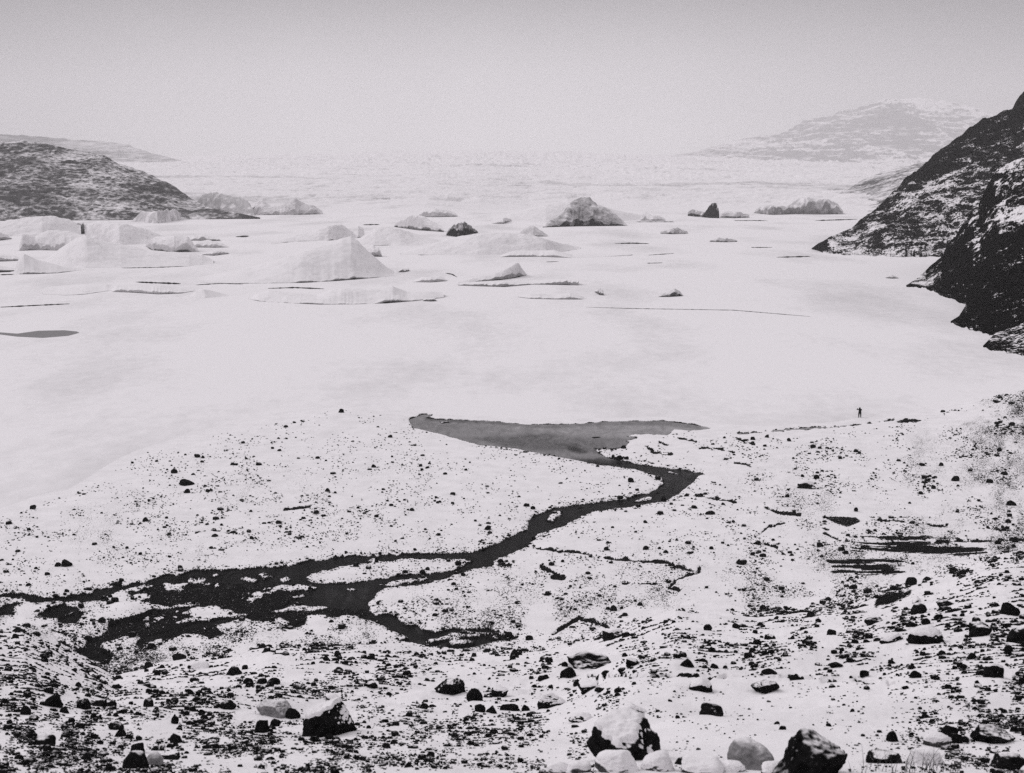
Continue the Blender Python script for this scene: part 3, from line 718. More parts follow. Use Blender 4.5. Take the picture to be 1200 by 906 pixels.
MB = [(780,185),(850,189),(930,194),(1000,198),(1060,200),(1120,203),(1400,206)]
MR = [(780,184,18560),(830,173,20160),(850,166,20800),(890,158,21120),(930,149,21440),(960,140,21760),(985,129,21920),(1000,125,21920),(1020,122,21920),(1050,113,21920),(1060,111,21920),(1090,112,21920),(1110,116,21920),(1130,123,21920),(1150,128,21920),(1170,134,21920),(1200,145,21920),(1400,190,21920)]
slope_mesh('mountain', [(a, b, 17600) for a, b in MB], MR, M_MOUNT, 260, .9, 120, .0013, 3, .3, 1.0, 105, 100, 0,
 hfun=lambda P, vv: .22 * sstep(600, 1150, P[..., 2] + 300 * fbm2(P[..., 0] * .0019 + P[..., 2] * .0025, P[..., 2] * .005, 4, 4)) + .06 * sstep(300, 160, P[..., 2]))
slope_mesh('far_ridge', [(-260,195,9600),(212,191,9600)], [(-260,148,11040),(0,157,11040),(30,157.5,11040),(60,160,11040),(100,164,11040),(150,170,10880),(175,178,10400),(212,188,9760)],
 M_FAR, 90, 1.0, 26, .0019, 5, .5, 1.0, 48, 20)
slope_mesh('hill', [(-260,259),(0,259),(60,258.6),(100,258.3),(150,258),(200,257.5),(242,257),(305,256.6)],
 [(-260,150,1750),(0,166,1720),(20,165.5,1720),(60,172,1700),(90,176,1690),(105,178,1680),(115,182,1660),(150,196,1640),(180,208,1620),(205,220,1600),(220,230,1580),(235,239,1530),(245,243.5,1500),(262,247,1480),(285,251,1450),(305,255,1410)],
 M_HILL, 200, .9, 11.0, .014, 7, .6, .9, 0, 5.0, hfun=lambda P, vv: .10 * sstep(.75, 1, vv)[:, None] + 0 * P[..., 0])
slope_mesh('moraine', [(960,241,1900),(990,243,1800),(1020,250,1650),(1060,262,1400),(1150,282,1200),(1300,290,1200)], [(960,240,1950),(985,226,2100),(1010,211,2300),(1035,200,2400),(1060,194,2400),(1150,180,2400),(1300,170,2400)],
 M_HILL, 80, 1.0, 5, .012, 9, .4, 1.0, 0, 5, .10)
slope_mesh('promontory', [(951,292),(962,295),(975,297.5),(1010,299.8),(1060,300.8),(1100,301),(1250,303),(1400,304)],
 [(951,291,800),(958,286,815),(975,277,830),(1000,266,850),(1015,254,865),(1030,241,880),(1050,222,900),(1060,212,910),(1068,205,915),(1080,196,925),(1100,178,940),(1120,162,950),(1140,148,960),(1160,138,970),(1182,128,975),(1188,124,975),(1191,117,975),(1200,106,980),(1250,80,990),(1400,40,1000)],
 M_PROM, 260, .9, 6.5, .035, 11, .5, .92, 0, 2.6, hfun=lambda P, vv: .30 * ledges(P, 1.0, 3) + .14 * noise2(P[..., 0] * .025 + P[..., 2] * .04, P[..., 2] * .05, 3) - .10 * (P[..., 2] > 40) - .25 * sstep(.55, .9, vv)[:, None] + .06 * sstep(.6, .2, vv)[:, None], bj=1.0)
slope_mesh('cliff', [(1062,335),(1080,337.5),(1094,339),(1100,346),(1115,351),(1130,356),(1200,372),(1400,400)],
 [(1062,334.2,600),(1075,326,615),(1090,312,620),(1104,301,630),(1110,287,635),(1118,280,637),(1125,268,640),(1140,245,645),(1147,239,645),(1157,217,650),(1167,201,655),(1187,189,655),(1200,183,655),(1250,150,660),(1400,90,680)],
 M_NEAR, 220, .8, 5.0, .05, 13, .5, .85, 0, 2.4, hfun=lambda P, vv: .55 * ledges(P, 1.3, 13) - .03, bj=2.6)
slope_mesh('cliff', [(1114,377),(1130,382.5),(1145,386),(1160,393),(1175,398),(1200,405),(1400,430)],
 [(1114,376.4,440),(1124,370,455),(1131,359,462),(1136,342,468),(1145,322,475),(1160,302,480),(1180,285,485),(1200,262,490),(1400,170,500)],
 M_NEAR, 220, .7, 4.4, .06, 17, .5, .8, 0, 1.8, hfun=lambda P, vv: .55 * ledges(P, 1.6, 23) - .03, bj=3.0)
slope_mesh('cliff', [(1152,406),(1160,410.5),(1170,411.5),(1188,412.5),(1200,416),(1400,440)],
 [(1152,405.2,372),(1160,397,380),(1166,391,385),(1180,386,385),(1200,378,385),(1400,330,380)],
 M_NEAR, 80, .7, 2.0, .10, 19, .5, .8, 0, .8, -.05, bj=2.0)

# ------------------------------------------------------------------ stones
_ico = {}
def ico(n):
    if n not in _ico:
        bm = bmesh.new(); bmesh.ops.create_icosphere(bm, subdivisions=n, radius=1.0)
        v = np.array([x.co[:] for x in bm.verts]); f = np.array([[q.index for q in p.verts] for p in bm.faces]); bm.free()
        _ico[n] = (v / np.linalg.norm(v, axis=1)[:, None], f)
    return _ico[n]

def rock_shape(n, rs, style='angular'):
    d, f = ico(n)
    K = {'angular': 11, 'round': 22, 'flat': 12, 'wedge': 8}[style]
    nm = rs.normal(size=(K, 3)); nm /= np.linalg.norm(nm, axis=1)[:, None]
    dd = rs.uniform(.62, 1.0, K) if style != 'round' else rs.uniform(.86, 1.0, K)
    dots = d @ nm.T
    r = np.where(dots > .05, dd / np.maximum(dots, .05), 9)
    k = 10.0 if style == 'round' else 30.0
    r = -np.log(np.exp(-k * np.minimum(r, 2)).sum(1) + np.exp(-k * 1.15)) / k
    p = d * r[:, None]
    if n >= 3:
        s = int(rs.randint(1000))
        p = p * (1 + .15 * fbm3(p[:, 0] * 1.6, p[:, 1] * 1.6, p[:, 2] * 1.6, 5, s, .55) + (.09 if style != 'round' else .03) * fbm3(p[:, 0] * 5, p[:, 1] * 5, p[:, 2] * 5, 3, s + 9, .6, True))[:, None]
    p[:, :2] *= (1 + .22 * np.clip(-p[:, 2], 0, 1))[:, None]
    lo, hi = p.min(0), p.max(0)
    return (p - (lo + hi) / 2) / ((hi - lo) / 2), f

VX, VY = fpx.copy(), fpy.copy()
VX, VY = proj(XX, YY, Z)
OKV = VIS & (YY < 300) & (YY > 7)
okidx = np.argwhere(OKV)
okx, oky = VX[OKV], VY[OKV]
def ground_at(px, py):
    d = (okx - px) ** 2 + (oky - py) ** 2
    k = np.where(d < max(2.0, d.min() + .5))[0]
    i = okidx[k[np.argmin(YY[okidx[k, 0], okidx[k, 1]])]]
    return XX[i[0], i[1]], YY[i[0], i[1]], Z[i[0], i[1]]

def boulder(px, py, w, h, label, mat=None, style='angular', dep=.8, n=None, rot=None, tilt=0.0, group=None, name='boulder', bury=.50):
    x, y, z = ground_at(px, py - .5)
    R = math.sqrt(x * x + y * y + (HC - z) ** 2)
    W = w * R / F; Dp = W * dep
    Hh = max(.30 * W, .98 * h * R / F - .04 * W)
    cyy = y + Dp * .42; cx = x * cyy / y
    rs = np.random.RandomState(int(px * 31 + py * 17) % 99991)
    p, f = rock_shape(n or (5 if w > 30 else 4 if w > 12 else 3), rs, style)
    v = p * np.array([W / 2, Dp / 2, Hh * (1 + bury) / 2])
    if tilt:
        c, s = math.cos(tilt), math.sin(tilt); v = np.stack([v[:, 0] * c - v[:, 2] * s, v[:, 1], v[:, 0] * s + v[:, 2] * c], 1)
    v[:, 2] += Hh * (1 - bury) / 2
    o = mesh_np(name, v, f, mat or M_DUST)
    o.location = (cx, cyy, min(ground_z(cx, cyy), z + .05))
    if w >= 20 and mat in (M_CAP, M_FULL):                # a real blanket of snow lying on the larger capped rocks
        fn = np.cross(v[f[:, 1]] - v[f[:, 0]], v[f[:, 2]] - v[f[:, 0]])
        vn = np.zeros_like(v)
        for c_ in range(3): np.add.at(vn, f[:, c_], fn)
        vn /= np.linalg.norm(vn, axis=1)[:, None] + 1e-9
        q_ = v / W * 3
        sfac = sstep(.50, .82, vn[:, 2] + .45 * fbm3(q_[:, 0], q_[:, 1], q_[:, 2], 4, int(px)))
        cv = v * (1 - .03 * (1 - sfac))[:, None] - vn * (W * .012) * (1 - sfac)[:, None]
        cv[:, 2] += sfac * W * .055
        cap = mesh_np('snow_cap', cv, f, M_SNOWCAP); cap.parent = o
    return tag(o, label, 'boulder' if name == 'boulder' else 'stone', group)

A, RD, FL, WD = 'angular', 'round', 'flat', 'wedge'
BOULDERS = [
 (692,784,54,23,'large domed dark boulder with a snow patch on top, mid slope',M_STREAK,A),
 (666,794,20,13,'dark low rock touching the left foot of the large domed boulder',M_BARE,A),
 (718,749,24,13,'snow capped rock with a black face above the large domed boulder',M_CAP,A),
 (734,747,10,8,'small snow dusted rock close right of the snow capped black faced rock',M_DUST,A),
 (806,782,16,11,'dark squarish rock on the crest right of the large domed boulder',M_BARE,A),
 (837,783,11,6,'small dark rock on the crest right of the dark squarish rock',M_BARE,A),
 (740,781,15,11,'small lumpy rock with snow on top, just right of the large domed boulder',M_CAP,A),
 (689,810,24,13,'snow topped dark rock standing below the large domed boulder',M_CAP,A),
 (704,812,14,5,'thin flat dark stone beside the snow topped rock below the domed boulder',M_BARE,FL),
 (709,794,11,6,'small black oval stone below the right end of the large domed boulder',M_BARE,RD),
 (821,810,28,15,'rock with a thick snow cap and black underside below the crest',M_CAP,A),
 (834,838,28,16,'black lumpy pointed rock alone on the smooth snow right of the wedge',M_DUST,WD),
 (742,839,34,13,'black wedge shaped rock above the big snow capped boulder',M_CAP,WD),
 (730,892,82,52,'big boulder with a thick snow cap and black overhung front near the bottom',M_CAP,A),
 (762,880,24,24,'rough dark knob of rock at the right end of the big snow capped boulder',M_DUST,A),
 (724,906,52,24,'round pale snow covered boulder in front of the big snow capped boulder',M_FULL,RD),
 (770,903,42,20,'pale snow covered boulder right of the round one at the bottom edge',M_FULL,RD),
 (678,906,30,14,'low round snow covered stone at the bottom edge left of the big snow capped boulder',M_FULL,RD),
 (655,906,30,14,'second low snow covered stone at the bottom edge, left of its round neighbour',M_FULL,RD),
 (681,846,28,8,'low snow buried rock with a black lower edge left of the wedge shaped rock',M_CAP,FL),
 (647,828,36,18,'tilted snow topped rock with a dark foot left of the middle of the slope',M_CAP,A),
 (881,902,54,37,'smooth grey snow dusted boulder at the bottom edge left of the biggest black boulder',M_GREY,RD),
 (948,912,86,56,'biggest black boulder with streaks of snow at the bottom edge',M_STREAK,A),
 (822,906,50,15,'flat rounded snow covered stone at the bottom edge between two larger boulders',M_FULL,RD),
 (858,906,34,11,'small rounded white stone at the foot of the smooth grey boulder',M_FULL,RD),
 (905,906,26,14,'little snow covered stone wedged against the biggest black boulder',M_FULL,RD),
 (800,896,18,10,'dark broken stone above the flat rounded white stone',M_DUST,A),
 (898,813,33,14,'dark flat rock with a light snow top alone on the smooth snow at right',M_DUST,FL),
 (902,792,18,6,'low dark rock on the right crest above the lone flat rock',M_BARE,FL),
 (1047,870,15,12,'dark pointed stone on the edge of the rubble at lower right',M_BARE,WD),
 (1098,876,32,15,'snow covered rounded stone in the rubble at lower right',M_FULL,RD),
 (1084,897,46,18,'larger snow covered stone with a grey front in the rubble at lower right',M_FULL,RD),
 (1036,894,42,15,'dark flat rock right of the biggest black boulder',M_DUST,A),
 (1165,873,46,18,'long dark snow streaked rock in the rubble near the right edge',M_DUST,A),
 (1180,902,44,20,'dark bank of rock in the bottom right corner',M_DUST,A),
 (1113,862,18,12,'small black stone behind the rounded snow covered stone at lower right',M_BARE,A),
 (1120,872,16,12,'black stone touching the right side of the rounded snow covered stone',M_BARE,A),
 (1165,794,22,16,'hooked black rock with a snowy back near the right edge',M_CAP,A),
 (1068,686,14,12,'round black boulder above the dark wet hollow at right',M_BARE,RD),
 (1086,680,10,5,'small flat black stone right of the round black boulder',M_BARE,FL),
 (1076,721,18,13,'dark triangular rock below the dark wet hollow at right',M_DUST,WD),
 (1075,708,10,8,'pale snow covered stone sitting behind the dark triangular rock',M_FULL,A),
 (1085,755,42,20,'tilted slab with a white snow back and a black lower edge on the right slope',M_CAP,A),
 (1044,753,28,9,'low black edged rock left of the tilted white backed slab',M_CAP,FL),
 (1148,747,26,16,'dark rough rock right of the tilted white backed slab',M_DUST,A),
 (1183,720,22,14,'dark rock on the right slope near the edge of the picture',M_BARE,A),
 (1194,754,26,20,'dark rock with a snow top cut by the right edge',M_DUST,A),
 (1110,712,24,8,'flat grey rock right of the dark triangular rock',M_DUST,FL),
 (1023,729,22,7,'dark flat rock below the dark wet hollow, left of the triangular rock',M_DUST,FL),
 (975,744,12,8,'dark lumpy stone alone on the right middle slope',M_BARE,A),
 (903,750,13,8,'small snow capped black stone left of the dark lumpy stone',M_CAP,WD),
 (980,782,16,6,'dark double stone above the smooth snow of the right slope',M_BARE,FL),
 (1073,794,14,8,'dark pointed stone at the crest near the right side',M_BARE,WD),
 (387,864,62,42,'large dark angular boulder with a snow covered top left of centre at the bottom',M_CAP,A),
 (322,843,42,18,'pale grey flat slab left of the large dark angular boulder',M_GREY,FL),
 (344,843,18,12,'dark broken end of rock between the pale slab and the large angular boulder',M_BARE,A),
 (307,858,17,16,'black upright stone below the left end of the pale slab',M_BARE,A),
 (323,851,15,9,'black stone right of the black upright stone',M_BARE,A),
 (386,866,10,8,'small black stone at the front foot of the large angular boulder',M_BARE,RD),
 (391,821,18,9,'snow covered stone behind the large angular boulder',M_FULL,RD),
 (527,816,37,20,'black boxy boulder with a little snow on its face, left of centre',M_DUST,A),
 (557,823,20,16,'black broken rock right of the black boxy boulder',M_BARE,A),
 (563,834,13,10,'small black stone below the black broken rock',M_BARE,A),
 (577,836,13,10,'small snow flecked stone right of its black twin below the broken rock',M_DUST,A),
 (587,817,20,12,'dark tilted rock with snow on top right of the black broken rock',M_CAP,A),
 (598,833,24,10,'black low rock between the small stones and the tilted snow topped rock',M_BARE,FL),
 (617,833,10,8,'little black stone right of the black low rock',M_BARE,A),
 (603,771,11,12,'dark stone with a snowy side at the right tip of the lower stream pool',M_DUST,A),
 (437,807,14,8,'grey snow dusted stone above the large angular boulder on its right',M_DUST,A),
 (63,830,23,14,'black peaked stone at the lower left',M_BARE,WD),
 (99,833,16,14,'rough dark stone right of the black peaked stone',M_DUST,A),
 (117,828,15,9,'snow flecked pointed stone right of the rough dark stone',M_DUST,WD),
 (174,828,12,12,'upright triangular stone alone on the snow at lower left',M_DUST,WD),
 (210,773,17,8,'dark peaked stone below the black end of the left stream branch',M_BARE,WD),
 (231,786,30,9,'flat dark rock below and right of the dark peaked stone',M_CAP,FL),
 (276,792,19,12,'grey rough rock below the stream at left',M_DUST,A),
 (291,801,12,7,'first small stone in the row of three right below the grey rough rock',M_BARE,A),
 (307,802,12,8,'middle stone in the row of three right below the grey rough rock',M_DUST,RD),
 (322,801,14,7,'last dark stone in the row of three right below the grey rough rock',M_BARE,RD),
 (267,832,21,11,'rough black rock in the left middle of the bottom slope',M_DUST,A),
 (205,848,9,12,'upright black stone at lower left',M_BARE,A),
 (136,855,17,10,'dark stone with a white neighbour at lower left',M_DUST,A),
 (142,863,14,10,'black stone just below the dark stone with a white neighbour',M_BARE,A),
 (207,872,15,11,'black blocky stone at the bottom left below the upright black stone',M_BARE,A),
 (160,900,30,22,'dark rounded boulder at the bottom edge on the left',M_DUST,RD),
 (182,896,19,15,'paler rounded boulder beside the dark one at the bottom edge on the left',M_GREY,RD),
 (162,882,16,11,'dark stone behind the pair of rounded boulders at the bottom left',M_BARE,A),
 (202,890,18,10,'flat grey stone right of the paler rounded boulder at the bottom left',M_DUST,FL),
 (53,874,24,14,'grey half buried boulder near the bottom left corner',M_DUST,RD),
 (30,838,12,11,'dark snow flecked stone at the left edge of the slope',M_DUST,A),
 (220,569,18,7,'widest dark stone on the left shore, with a grey top',M_BARE,FL),
 (220,578,8,5,'small dark stone just below the widest dark stone on the left shore',M_BARE,A),
 (68,664,8,5,'left one of the pair of dark stones above the left stream branch',M_BARE,A),
 (80,664,12,8,'right and larger one of the pair of dark stones above the left stream branch',M_BARE,A),
 (740,565,8,6,'dark stone left of the bend of the stream',M_BARE,A),
 (778,588,7,7,'black upright stone standing in the stream below its bend',M_BARE,A),
 (945,573,21,9,'snow topped dark rock right of the stream bend on the right flat',M_CAP,WD),
 (1120,564,10,6,'round dark stone on the right beach below the rocky mound',M_BARE,RD),
 (1185,592,11,6,'dark peaked stone near the right edge above the dark wet hollow',M_BARE,WD),
 (1003,599,5,5,'small dark stone above the grey puddle on the right flat',M_BARE,A),
 (869,662,13,8,'snow covered peaked rock with a dark left side on the right flat',M_CAP,WD),
 (400,483,7,5,'dark stone on the crest of the shore at the top of the left flat',M_BARE,A),
 (882,515,6,4,'left shore stone of the three on the beach by the lake right of the pool',M_BARE,A),
 (899,513,5,4,'middle shore stone of the three on the beach by the lake right of the pool',M_BARE,A),
 (925,517,5,4,'right shore stone of the three on the beach by the lake right of the pool',M_BARE,A),
 (442,659,5,7,'black upright stone on the gravel spit in the upper stream branch',M_BARE,A),
 (770,580,6,4,'dark stone at the right bank just above the standing stream stone',M_BARE,A),
 (832,603,12,4,'flat dark stone on the right flat below the stream bend',M_BARE,FL),
 (894,653,8,4,'dark stone left above the snow covered peaked rock',M_BARE,A),
 (252,629,8,4,'dark stone below the thin curved furrow on the left flat',M_BARE,A),
 (327,528,5,3,'lone dark stone high on the left flat',M_BARE,A),
 (1035,482,0,0,'',None,None)]
for b in BOULDERS:
    if b[3] and b[2]: boulder(b[0], b[1], b[2], b[3], b[4], b[5], b[6])

# the many small stones: sampled over the visible land, the largest ones become things, the rest is gravel
w = (OKV & (sh01 > 4) & (carve < .2)).astype(float)
cl2 = fbm2(VX * .035, VY * .075, 4, 301, .6)
w *= np.clip(density(VX, VY) * (.45 + (3.0 - 1.3 * hillw) * cl2), .003, 3) * sstep(3, 12, sh01)
smooth_bench = sstep(785, 800, VY) * sstep(700, 800, VX) * sstep(1110, 1040, VX)
w *= (1 - .8 * smooth_bench) * (1 + .9 * hillw)
w[(fpx < -60) | (fpx > 1260)] *= .25
dcell = np.gradient(VY, axis=0) * -1
w *= np.clip(dcell, 0, 2) 
bw = np.exp(-((sdj + 2.5) / 2.0) ** 2) * (carve < .3) * (YY < 230) * OKV          # stones along the banks
w += .55 * bw
N = 88000
ci = RS.choice(w.size, N, p=(w / w.sum()).ravel())
ri, cj = np.unravel_index(ci, w.shape)
X0, Y0 = XX[ri, cj], YY[ri, cj]
size = .9 * (RS.pareto(2.8, N) + 1)
size = np.minimum(size, 8.5) * np.where(Y0 > 135, .9, 1.0) * np.where(Y0 > 150, np.clip(size, 0, 7) / size, 1)
hw_ = hillw[ri, cj]
size = np.where((RS.rand(N) < .38) & (hw_ > .5), np.minimum(size * RS.uniform(1.3, 2.3, N), 8.5), size)
jitx = RS.uniform(-.7, .7, N)
Rr = np.sqrt(X0 ** 2 + Y0 ** 2 + (HC - Z[ri, cj]) ** 2)
X0 = X0 + jitx * Rr / F
order = np.argsort(-size)
near_b = np.zeros(N, bool)
for b in BOULDERS:
    if b[2]: near_b |= (np.abs(VX[ri, cj] - b[0]) < b[2] * .5) & (VY[ri, cj] < b[1] + 2) & (VY[ri, cj] > b[1] - b[3])
order = [k for k in order if not near_b[k]]
nb_ = sum(1 for b in BOULDERS if b[2])
NT_ = 300 - nb_
def zone(px, py, sdv):
    if sdv > -5: return 'small dark stone lying along the bank of the stream'
    if py > 790 and px > 640: return 'small dark stone on the smooth snow bench at the lower right'
    if py > 765 and px <= 640: return 'small dark stone scattered on the stony snow slope at the lower left'
    if px > 1090 and py < 560: return 'small dark stone on the rocky mound at the right end of the beach'
    if px > 760 and py < 690: return 'small dark stone on the snowy flat right of the stream'
    if px > 640 and py >= 690: return 'small dark stone on the pebbly slope at the right, above the crest'
    if py < 690: return 'small dark stone on the snowy flat left of the stream'
    return 'small dark stone on the low snow mounds between the stream and the slope'
for k in order[:NT_]:
    px, py = VX[ri[k], cj[k]], VY[ri[k], cj[k]]
    rs = np.random.RandomState(1000 + int(k))
    W = size[k] * 1.1 * Rr[k] / F; Hh = W * rs.uniform(.3, .7)
    p, f = rock_shape(3, rs, [A, A, FL, WD, A, RD][rs.randint(6)])
    v = p * np.array([W / 2, W * rs.uniform(.3, .5), Hh * .65]); v[:, 2] += Hh * .28
    a = rs.uniform(-.5, .5); c, s = math.cos(a), math.sin(a)
    v[:, :2] = v[:, :2] @ np.array([[c, -s], [s, c]])
    o = mesh_np('stone', v, f, [M_BARE, M_DUST, M_BARE, M_CAP][rs.randint(4)])
    o.location = (X0[k], Y0[k], Z[ri[k], cj[k]])
    tag(o, zone(px, py, sdj[ri[k], cj[k]]), 'stone', 'small dark stones in the snow')
rest = np.array(order[NT_:])
shapes = [rock_shape(1, np.random.RandomState(500 + i), A if i % 3 else RD) for i in range(24)]
shapes2 = [rock_shape(2, np.random.RandomState(700 + i), A if i % 3 else RD) for i in range(24)]
GV, GFc, off = [], [], 0
for k in rest:
    p, f = (shapes if size[k] < 2.6 else shapes2)[k % 24]
    W = size[k] * Rr[k] / F; a = k * 2.399
    c, s = math.cos(a), math.sin(a)
    sx, sy, sz = W * .62, W * (.35 + .3 * ((k * 7) % 10) / 10), W * (.30 + .32 * ((k * 3) % 10) / 10)
    q_ = np.stack([(p[:, 0] * c - p[:, 1] * s) * sx, (p[:, 0] * s + p[:, 1] * c) * sy, p[:, 2] * sz + sz * .45], 1)
    q_ += np.array([X0[k], Y0[k], Z[ri[k], cj[k]]])
    GV.append(q_); GFc.append(f + off); off += len(q_)
stuff(mesh_np('gravel', np.concatenate(GV), np.concatenate(GFc), M_GRAVEL, smooth=False))

# ------------------------------------------------------------------ dry stalks in the lower right corner
gv, gf = [], []
rs = np.random.RandomState(77)
for (bx, by, n, hpx) in [(1032,905,16,30),(1062,906,22,36),(1085,905,20,34),(1108,904,14,30),(1012,906,10,22),(1130,900,6,24)]:
    for k in range(n // 2):
        x, y, z = ground_at(min(1199, bx + rs.normal() * 9), min(905, by + rs.uniform(-4, 3)))
        R = math.sqrt(x * x + y * y + (HC - z) ** 2)
        L = hpx * R / F * rs.uniform(.6, 1.15); az = rs.uniform(0, 6.28); lean = rs.uniform(.15, .8)
        r0 = .5 * R / F * .9; b = len(gv); seg = 5
        for i in range(seg + 1):
            t = i / seg
            cx = x + math.cos(az) * lean * L * t * t; cyy = y + math.sin(az) * lean * L * t * t; cz = z - .02 + L * t * (1 - .25 * lean * t)
            rr = r0 * (1 - .75 * t)
            for j in range(3):
                gv.append((cx + rr * math.cos(j * 2.094), cyy + rr * math.sin(j * 2.094), cz))
        for i in range(seg):
            for j in range(3):
                a0 = b + i * 3 + j; a1 = b + i * 3 + (j + 1) % 3
                gf.append((a0, a1, a1 + 3, a0 + 3))
stuff(mesh_np('dry_grass', np.array(gv), np.array(gf), M_STALK))

# ------------------------------------------------------------------ the person on the ice edge
def build_person(px, py):
    x, y, z = pos(px, py, y_at(py, 0.0))
    J = {}
    verts, edges, rad = [], [], []
    def j(name, co, r, parent=None):
        J[name] = len(verts); verts.append(co); rad.append(r)
        if parent: edges.append((J[parent], J[name]))
    j('pelvis', (0, 0, .95), .16); j('waist', (0, .0, 1.10), .15, 'pelvis'); j('chest', (0, -.01, 1.32), .175, 'waist'); j('collar', (0, 0, 1.46), .10, 'chest')
    j('neck', (-.01, .01, 1.53), .065, 'collar'); j('head', (-.02, .03, 1.63), .105, 'neck'); j('crown', (-.02, .02, 1.72), .085, 'head')
    for s, nm in ((-1, 'l'), (1, 'r')):
        j('hip' + nm, (s * .10, 0, .90), .115, 'pelvis'); j('knee' + nm, (s * .125, .02, .50), .082, 'hip' + nm)
        j('ankle' + nm, (s * .135, -.02, .09), .06, 'knee' + nm); j('toe' + nm, (s * .15, .13, .04), .045, 'ankle' + nm)
        j('shoulder' + nm, (s * .20, 0, 1.42), .085, 'collar')
    j('elbowl', (-.36, .12, 1.40), .062, 'shoulderl'); j('wristl', (-.14, .30, 1.55), .045, 'elbowl'); j('handl', (-.08, .31, 1.60), .045, 'wristl')
    j('elbowr', (.27, .12, 1.20), .064, 'shoulderr'); j('wristr', (.10, .30, 1.50), .045, 'elbowr'); j('handr', (.05, .31, 1.57), .045, 'wristr')
    me = bpy.data.meshes.new('person'); me.from_pydata(verts, edges, []); me.update()
    o = bpy.data.objects.new('person', me); COL.objects.link(o)
    sk = o.modifiers.new('skin', 'SKIN'); o.modifiers.new('sub', 'SUBSURF').levels = 2
    lay = me.skin_vertices[0] if me.skin_vertices else None
    if lay is None:
        return o
    for i, r in enumerate(rad): lay.data[i].radius = (r, r); lay.data[i].use_root = (i == 0)
    bpy.context.view_layer.update()
    dg = bpy.context.evaluated_depsgraph_get()
    m2 = bpy.data.meshes.new_from_object(o.evaluated_get(dg)); o.modifiers.clear(); o.data = m2
    m2.materials.clear(); m2.materials.append(M_CLOTH); m2.materials.append(M_SKIN)
    for p in m2.polygons:
        p.use_smooth = True
        c = p.center; p.material_index = 1 if (c.z > 1.54 and c.y > .06 and abs(c.x + .02) < .09 and c.z < 1.70) else 0
    # hat: a shell round the crown
    d, f = ico(3)
    hv = d * np.array([.115, .125, .12]); hv[:, 2] = np.maximum(hv[:, 2], -.01)
    h = mesh_np('hat', hv, f, M_CLOTH); h.location = (-.02, .015, 1.665); h.parent = o
    o.location = (float(x), float(y), float(z) - .01); o.rotation_euler = (0, 0, .35)
    o.scale = (1.55, 1.3, 1.03)
    return tag(o, 'person in dark clothes on the snow at the lake edge, arms raised to the face', 'person')
try:
    PERSON = build_person(1007.5, 489.3)
except Exception as e:
    print('person failed', e); raise

# ------------------------------------------------------------------ haze
HAZE = .000064
bm = bmesh.new(); bmesh.ops.create_cube(bm, size=1.0)
me = bpy.data.meshes.new('haze'); bm.to_mesh(me); bm.free()
hz = bpy.data.objects.new('haze', me); COL.objects.link(hz)
hz.scale = (40000, 26600, 1604); hz.location = (0, 13000, 797)
hm = bpy.data.materials.new('haze'); hm.use_nodes = True; nt = hm.node_tree
nt.nodes.remove(nt.nodes['Principled BSDF'])
pv = nt.nodes.new('ShaderNodeVolumePrincipled'); pv.inputs['Color'].default_value = (.97, .955, .97, 1); pv.inputs['Density'].default_value = HAZE
nt.links.new(pv.outputs[0], nt.nodes['Material Output'].inputs['Volume'])
me.materials.append(hm); stuff(hz)

# ------------------------------------------------------------------ sky and light
SUN_EL, SUN_AZ = math.radians(42), math.radians(-62)        # azimuth from +Y, negative to the left
W_ = bpy.data.worlds.new('World'); SC.world = W_; W_.use_nodes = True
nt = W_.node_tree; nd = nt.nodes; bg = nd['Background']
sky = nd.new('ShaderNodeTexSky'); sky.sky_type = 'NISHITA'; sky.sun_disc = False
sky.sun_elevation = SUN_EL; sky.sun_rotation = SUN_AZ; sky.dust_density = 6; sky.air_density = 1.5
bw_ = nd.new('ShaderNodeRGBToBW'); nt.links.new(sky.outputs[0], bw_.inputs[0])
tc = nd.new('ShaderNodeTexCoord'); sep = nd.new('ShaderNodeSeparateXYZ'); nt.links.new(tc.outputs['Generated'], sep.inputs[0])
def wm(op, a, b=0.0, c=0.0, clamp=False):
    n = nd.new('ShaderNodeMath'); n.operation = op; n.use_clamp = clamp
    for i, v in enumerate((a, b, c)):
        if isinstance(v, (int, float)): n.inputs[i].default_value = v
        else: nt.links.new(v, n.inputs[i])
    return n.outputs[0]
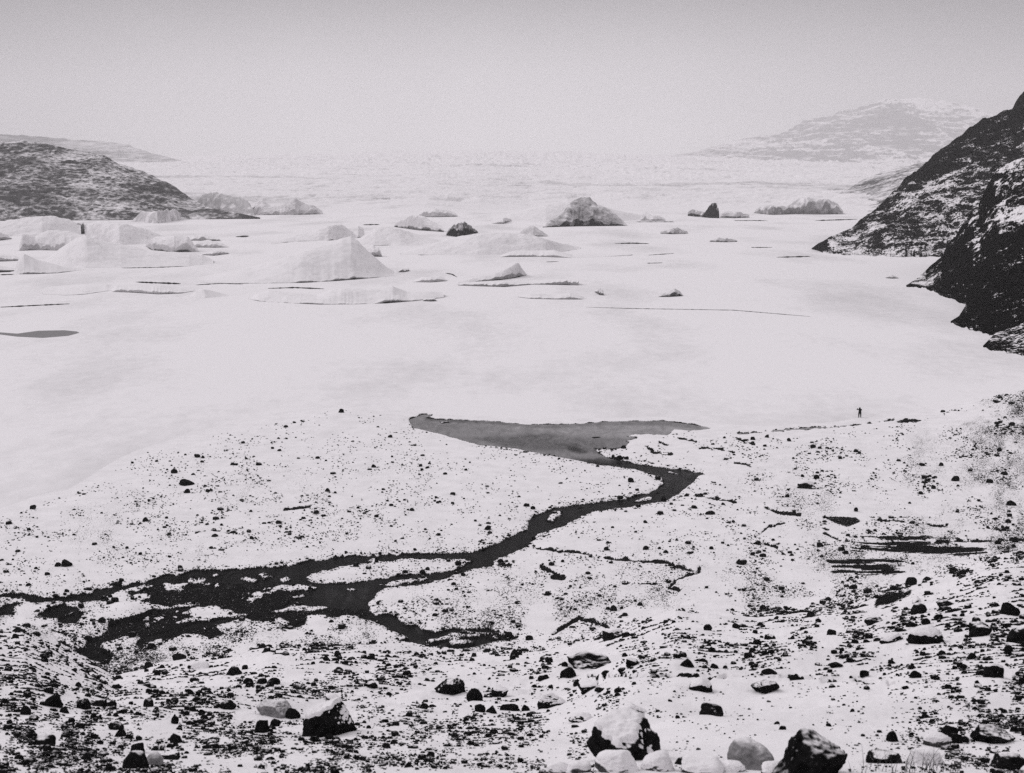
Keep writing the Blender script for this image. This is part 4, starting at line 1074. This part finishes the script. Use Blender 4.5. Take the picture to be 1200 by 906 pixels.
# overcast deck: bright band low over the ice cap ahead, vignette darkening painted in above and to the sides
def wramp(x, stops):
    rp = nd.new('ShaderNodeValToRGB'); e = rp.color_ramp.elements
    for i, (p, v) in enumerate(stops):
        el = e[i] if i < 2 else e.new(p)
        el.position = p; el.color = (v / 2, v / 2, v / 2, 1)
    nt.links.new(x, rp.inputs[0]); return wm('MULTIPLY', rp.outputs[0], 2.0)
elev = wm('ARCSINE', sep.outputs[2])
azim = wm('ABSOLUTE', wm('ARCTAN2', wm('ADD', sep.outputs[0], .012), sep.outputs[1]))
r_el = wramp(wm('DIVIDE', wm('MAXIMUM', elev, 0.0), math.radians(90)), [(0, 1.05), (.02, 1.03), (.042, .84), (.075, .36), (.12, .42), (.25, .95), (1, 1.05)])
r_az = wramp(wm('DIVIDE', azim, math.pi), [(0, 1.0), (.035, .98), (.07, .78), (.11, .46), (.2, .60), (.35, .95), (1, 1.0)])  # side falloff imitates a vignette; brightens again out of view to light the scene
cn = nd.new('ShaderNodeTexNoise'); cn.inputs['Scale'].default_value = 6.0; cn.inputs['Detail'].default_value = 6
nt.links.new(tc.outputs['Generated'], cn.inputs['Vector'])
cl = wm('MULTIPLY_ADD', cn.outputs[0], .55, .72)
base = wm('MULTIPLY_ADD', bw_.outputs[0], .10, 6.6)
lum = wm('MULTIPLY', wm('MULTIPLY', base, wm('MULTIPLY', r_el, r_az)), cl)
cb = nd.new('ShaderNodeCombineColor')
for i, k in enumerate(TINT): nt.links.new(wm('MULTIPLY', lum, k), cb.inputs[i])
nt.links.new(cb.outputs[0], bg.inputs['Color']); bg.inputs['Strength'].default_value = .10

sl = bpy.data.lights.new('sun', 'SUN'); sl.energy = 1.25; sl.angle = math.radians(32); sl.color = (1, .975, .99)
so = bpy.data.objects.new('sun', sl); COL.objects.link(so)
d = Vector((math.sin(SUN_AZ) * math.cos(SUN_EL), math.cos(SUN_AZ) * math.cos(SUN_EL), math.sin(SUN_EL)))
so.rotation_euler = (-d).to_track_quat('-Z', 'Y').to_euler(); so.location = (0, 0, 600)

# ------------------------------------------------------------------ camera and render
cd = bpy.data.cameras.new('camera'); cam = bpy.data.objects.new('camera', cd); COL.objects.link(cam)
cd.sensor_width = 36; cd.lens = 36 * F / 1200; cd.clip_start = .1; cd.clip_end = 80000
cam.location = (0, 0, HC); cam.rotation_euler = (math.pi / 2 - TH, 0, 0)
cd.dof.use_dof = True; cd.dof.focus_distance = 160; cd.dof.aperture_fstop = 5.0
SC.camera = cam
SC.render.engine = 'CYCLES'
SC.view_settings.view_transform = 'Standard'; SC.view_settings.look = 'None'
SC.view_settings.exposure = 0.03; SC.view_settings.gamma = 1.0
SC.cycles.max_bounces = 6; SC.cycles.diffuse_bounces = 3; SC.cycles.volume_bounces = 2
SC.cycles.transparent_max_bounces = 8
SC.cycles.use_denoising = False
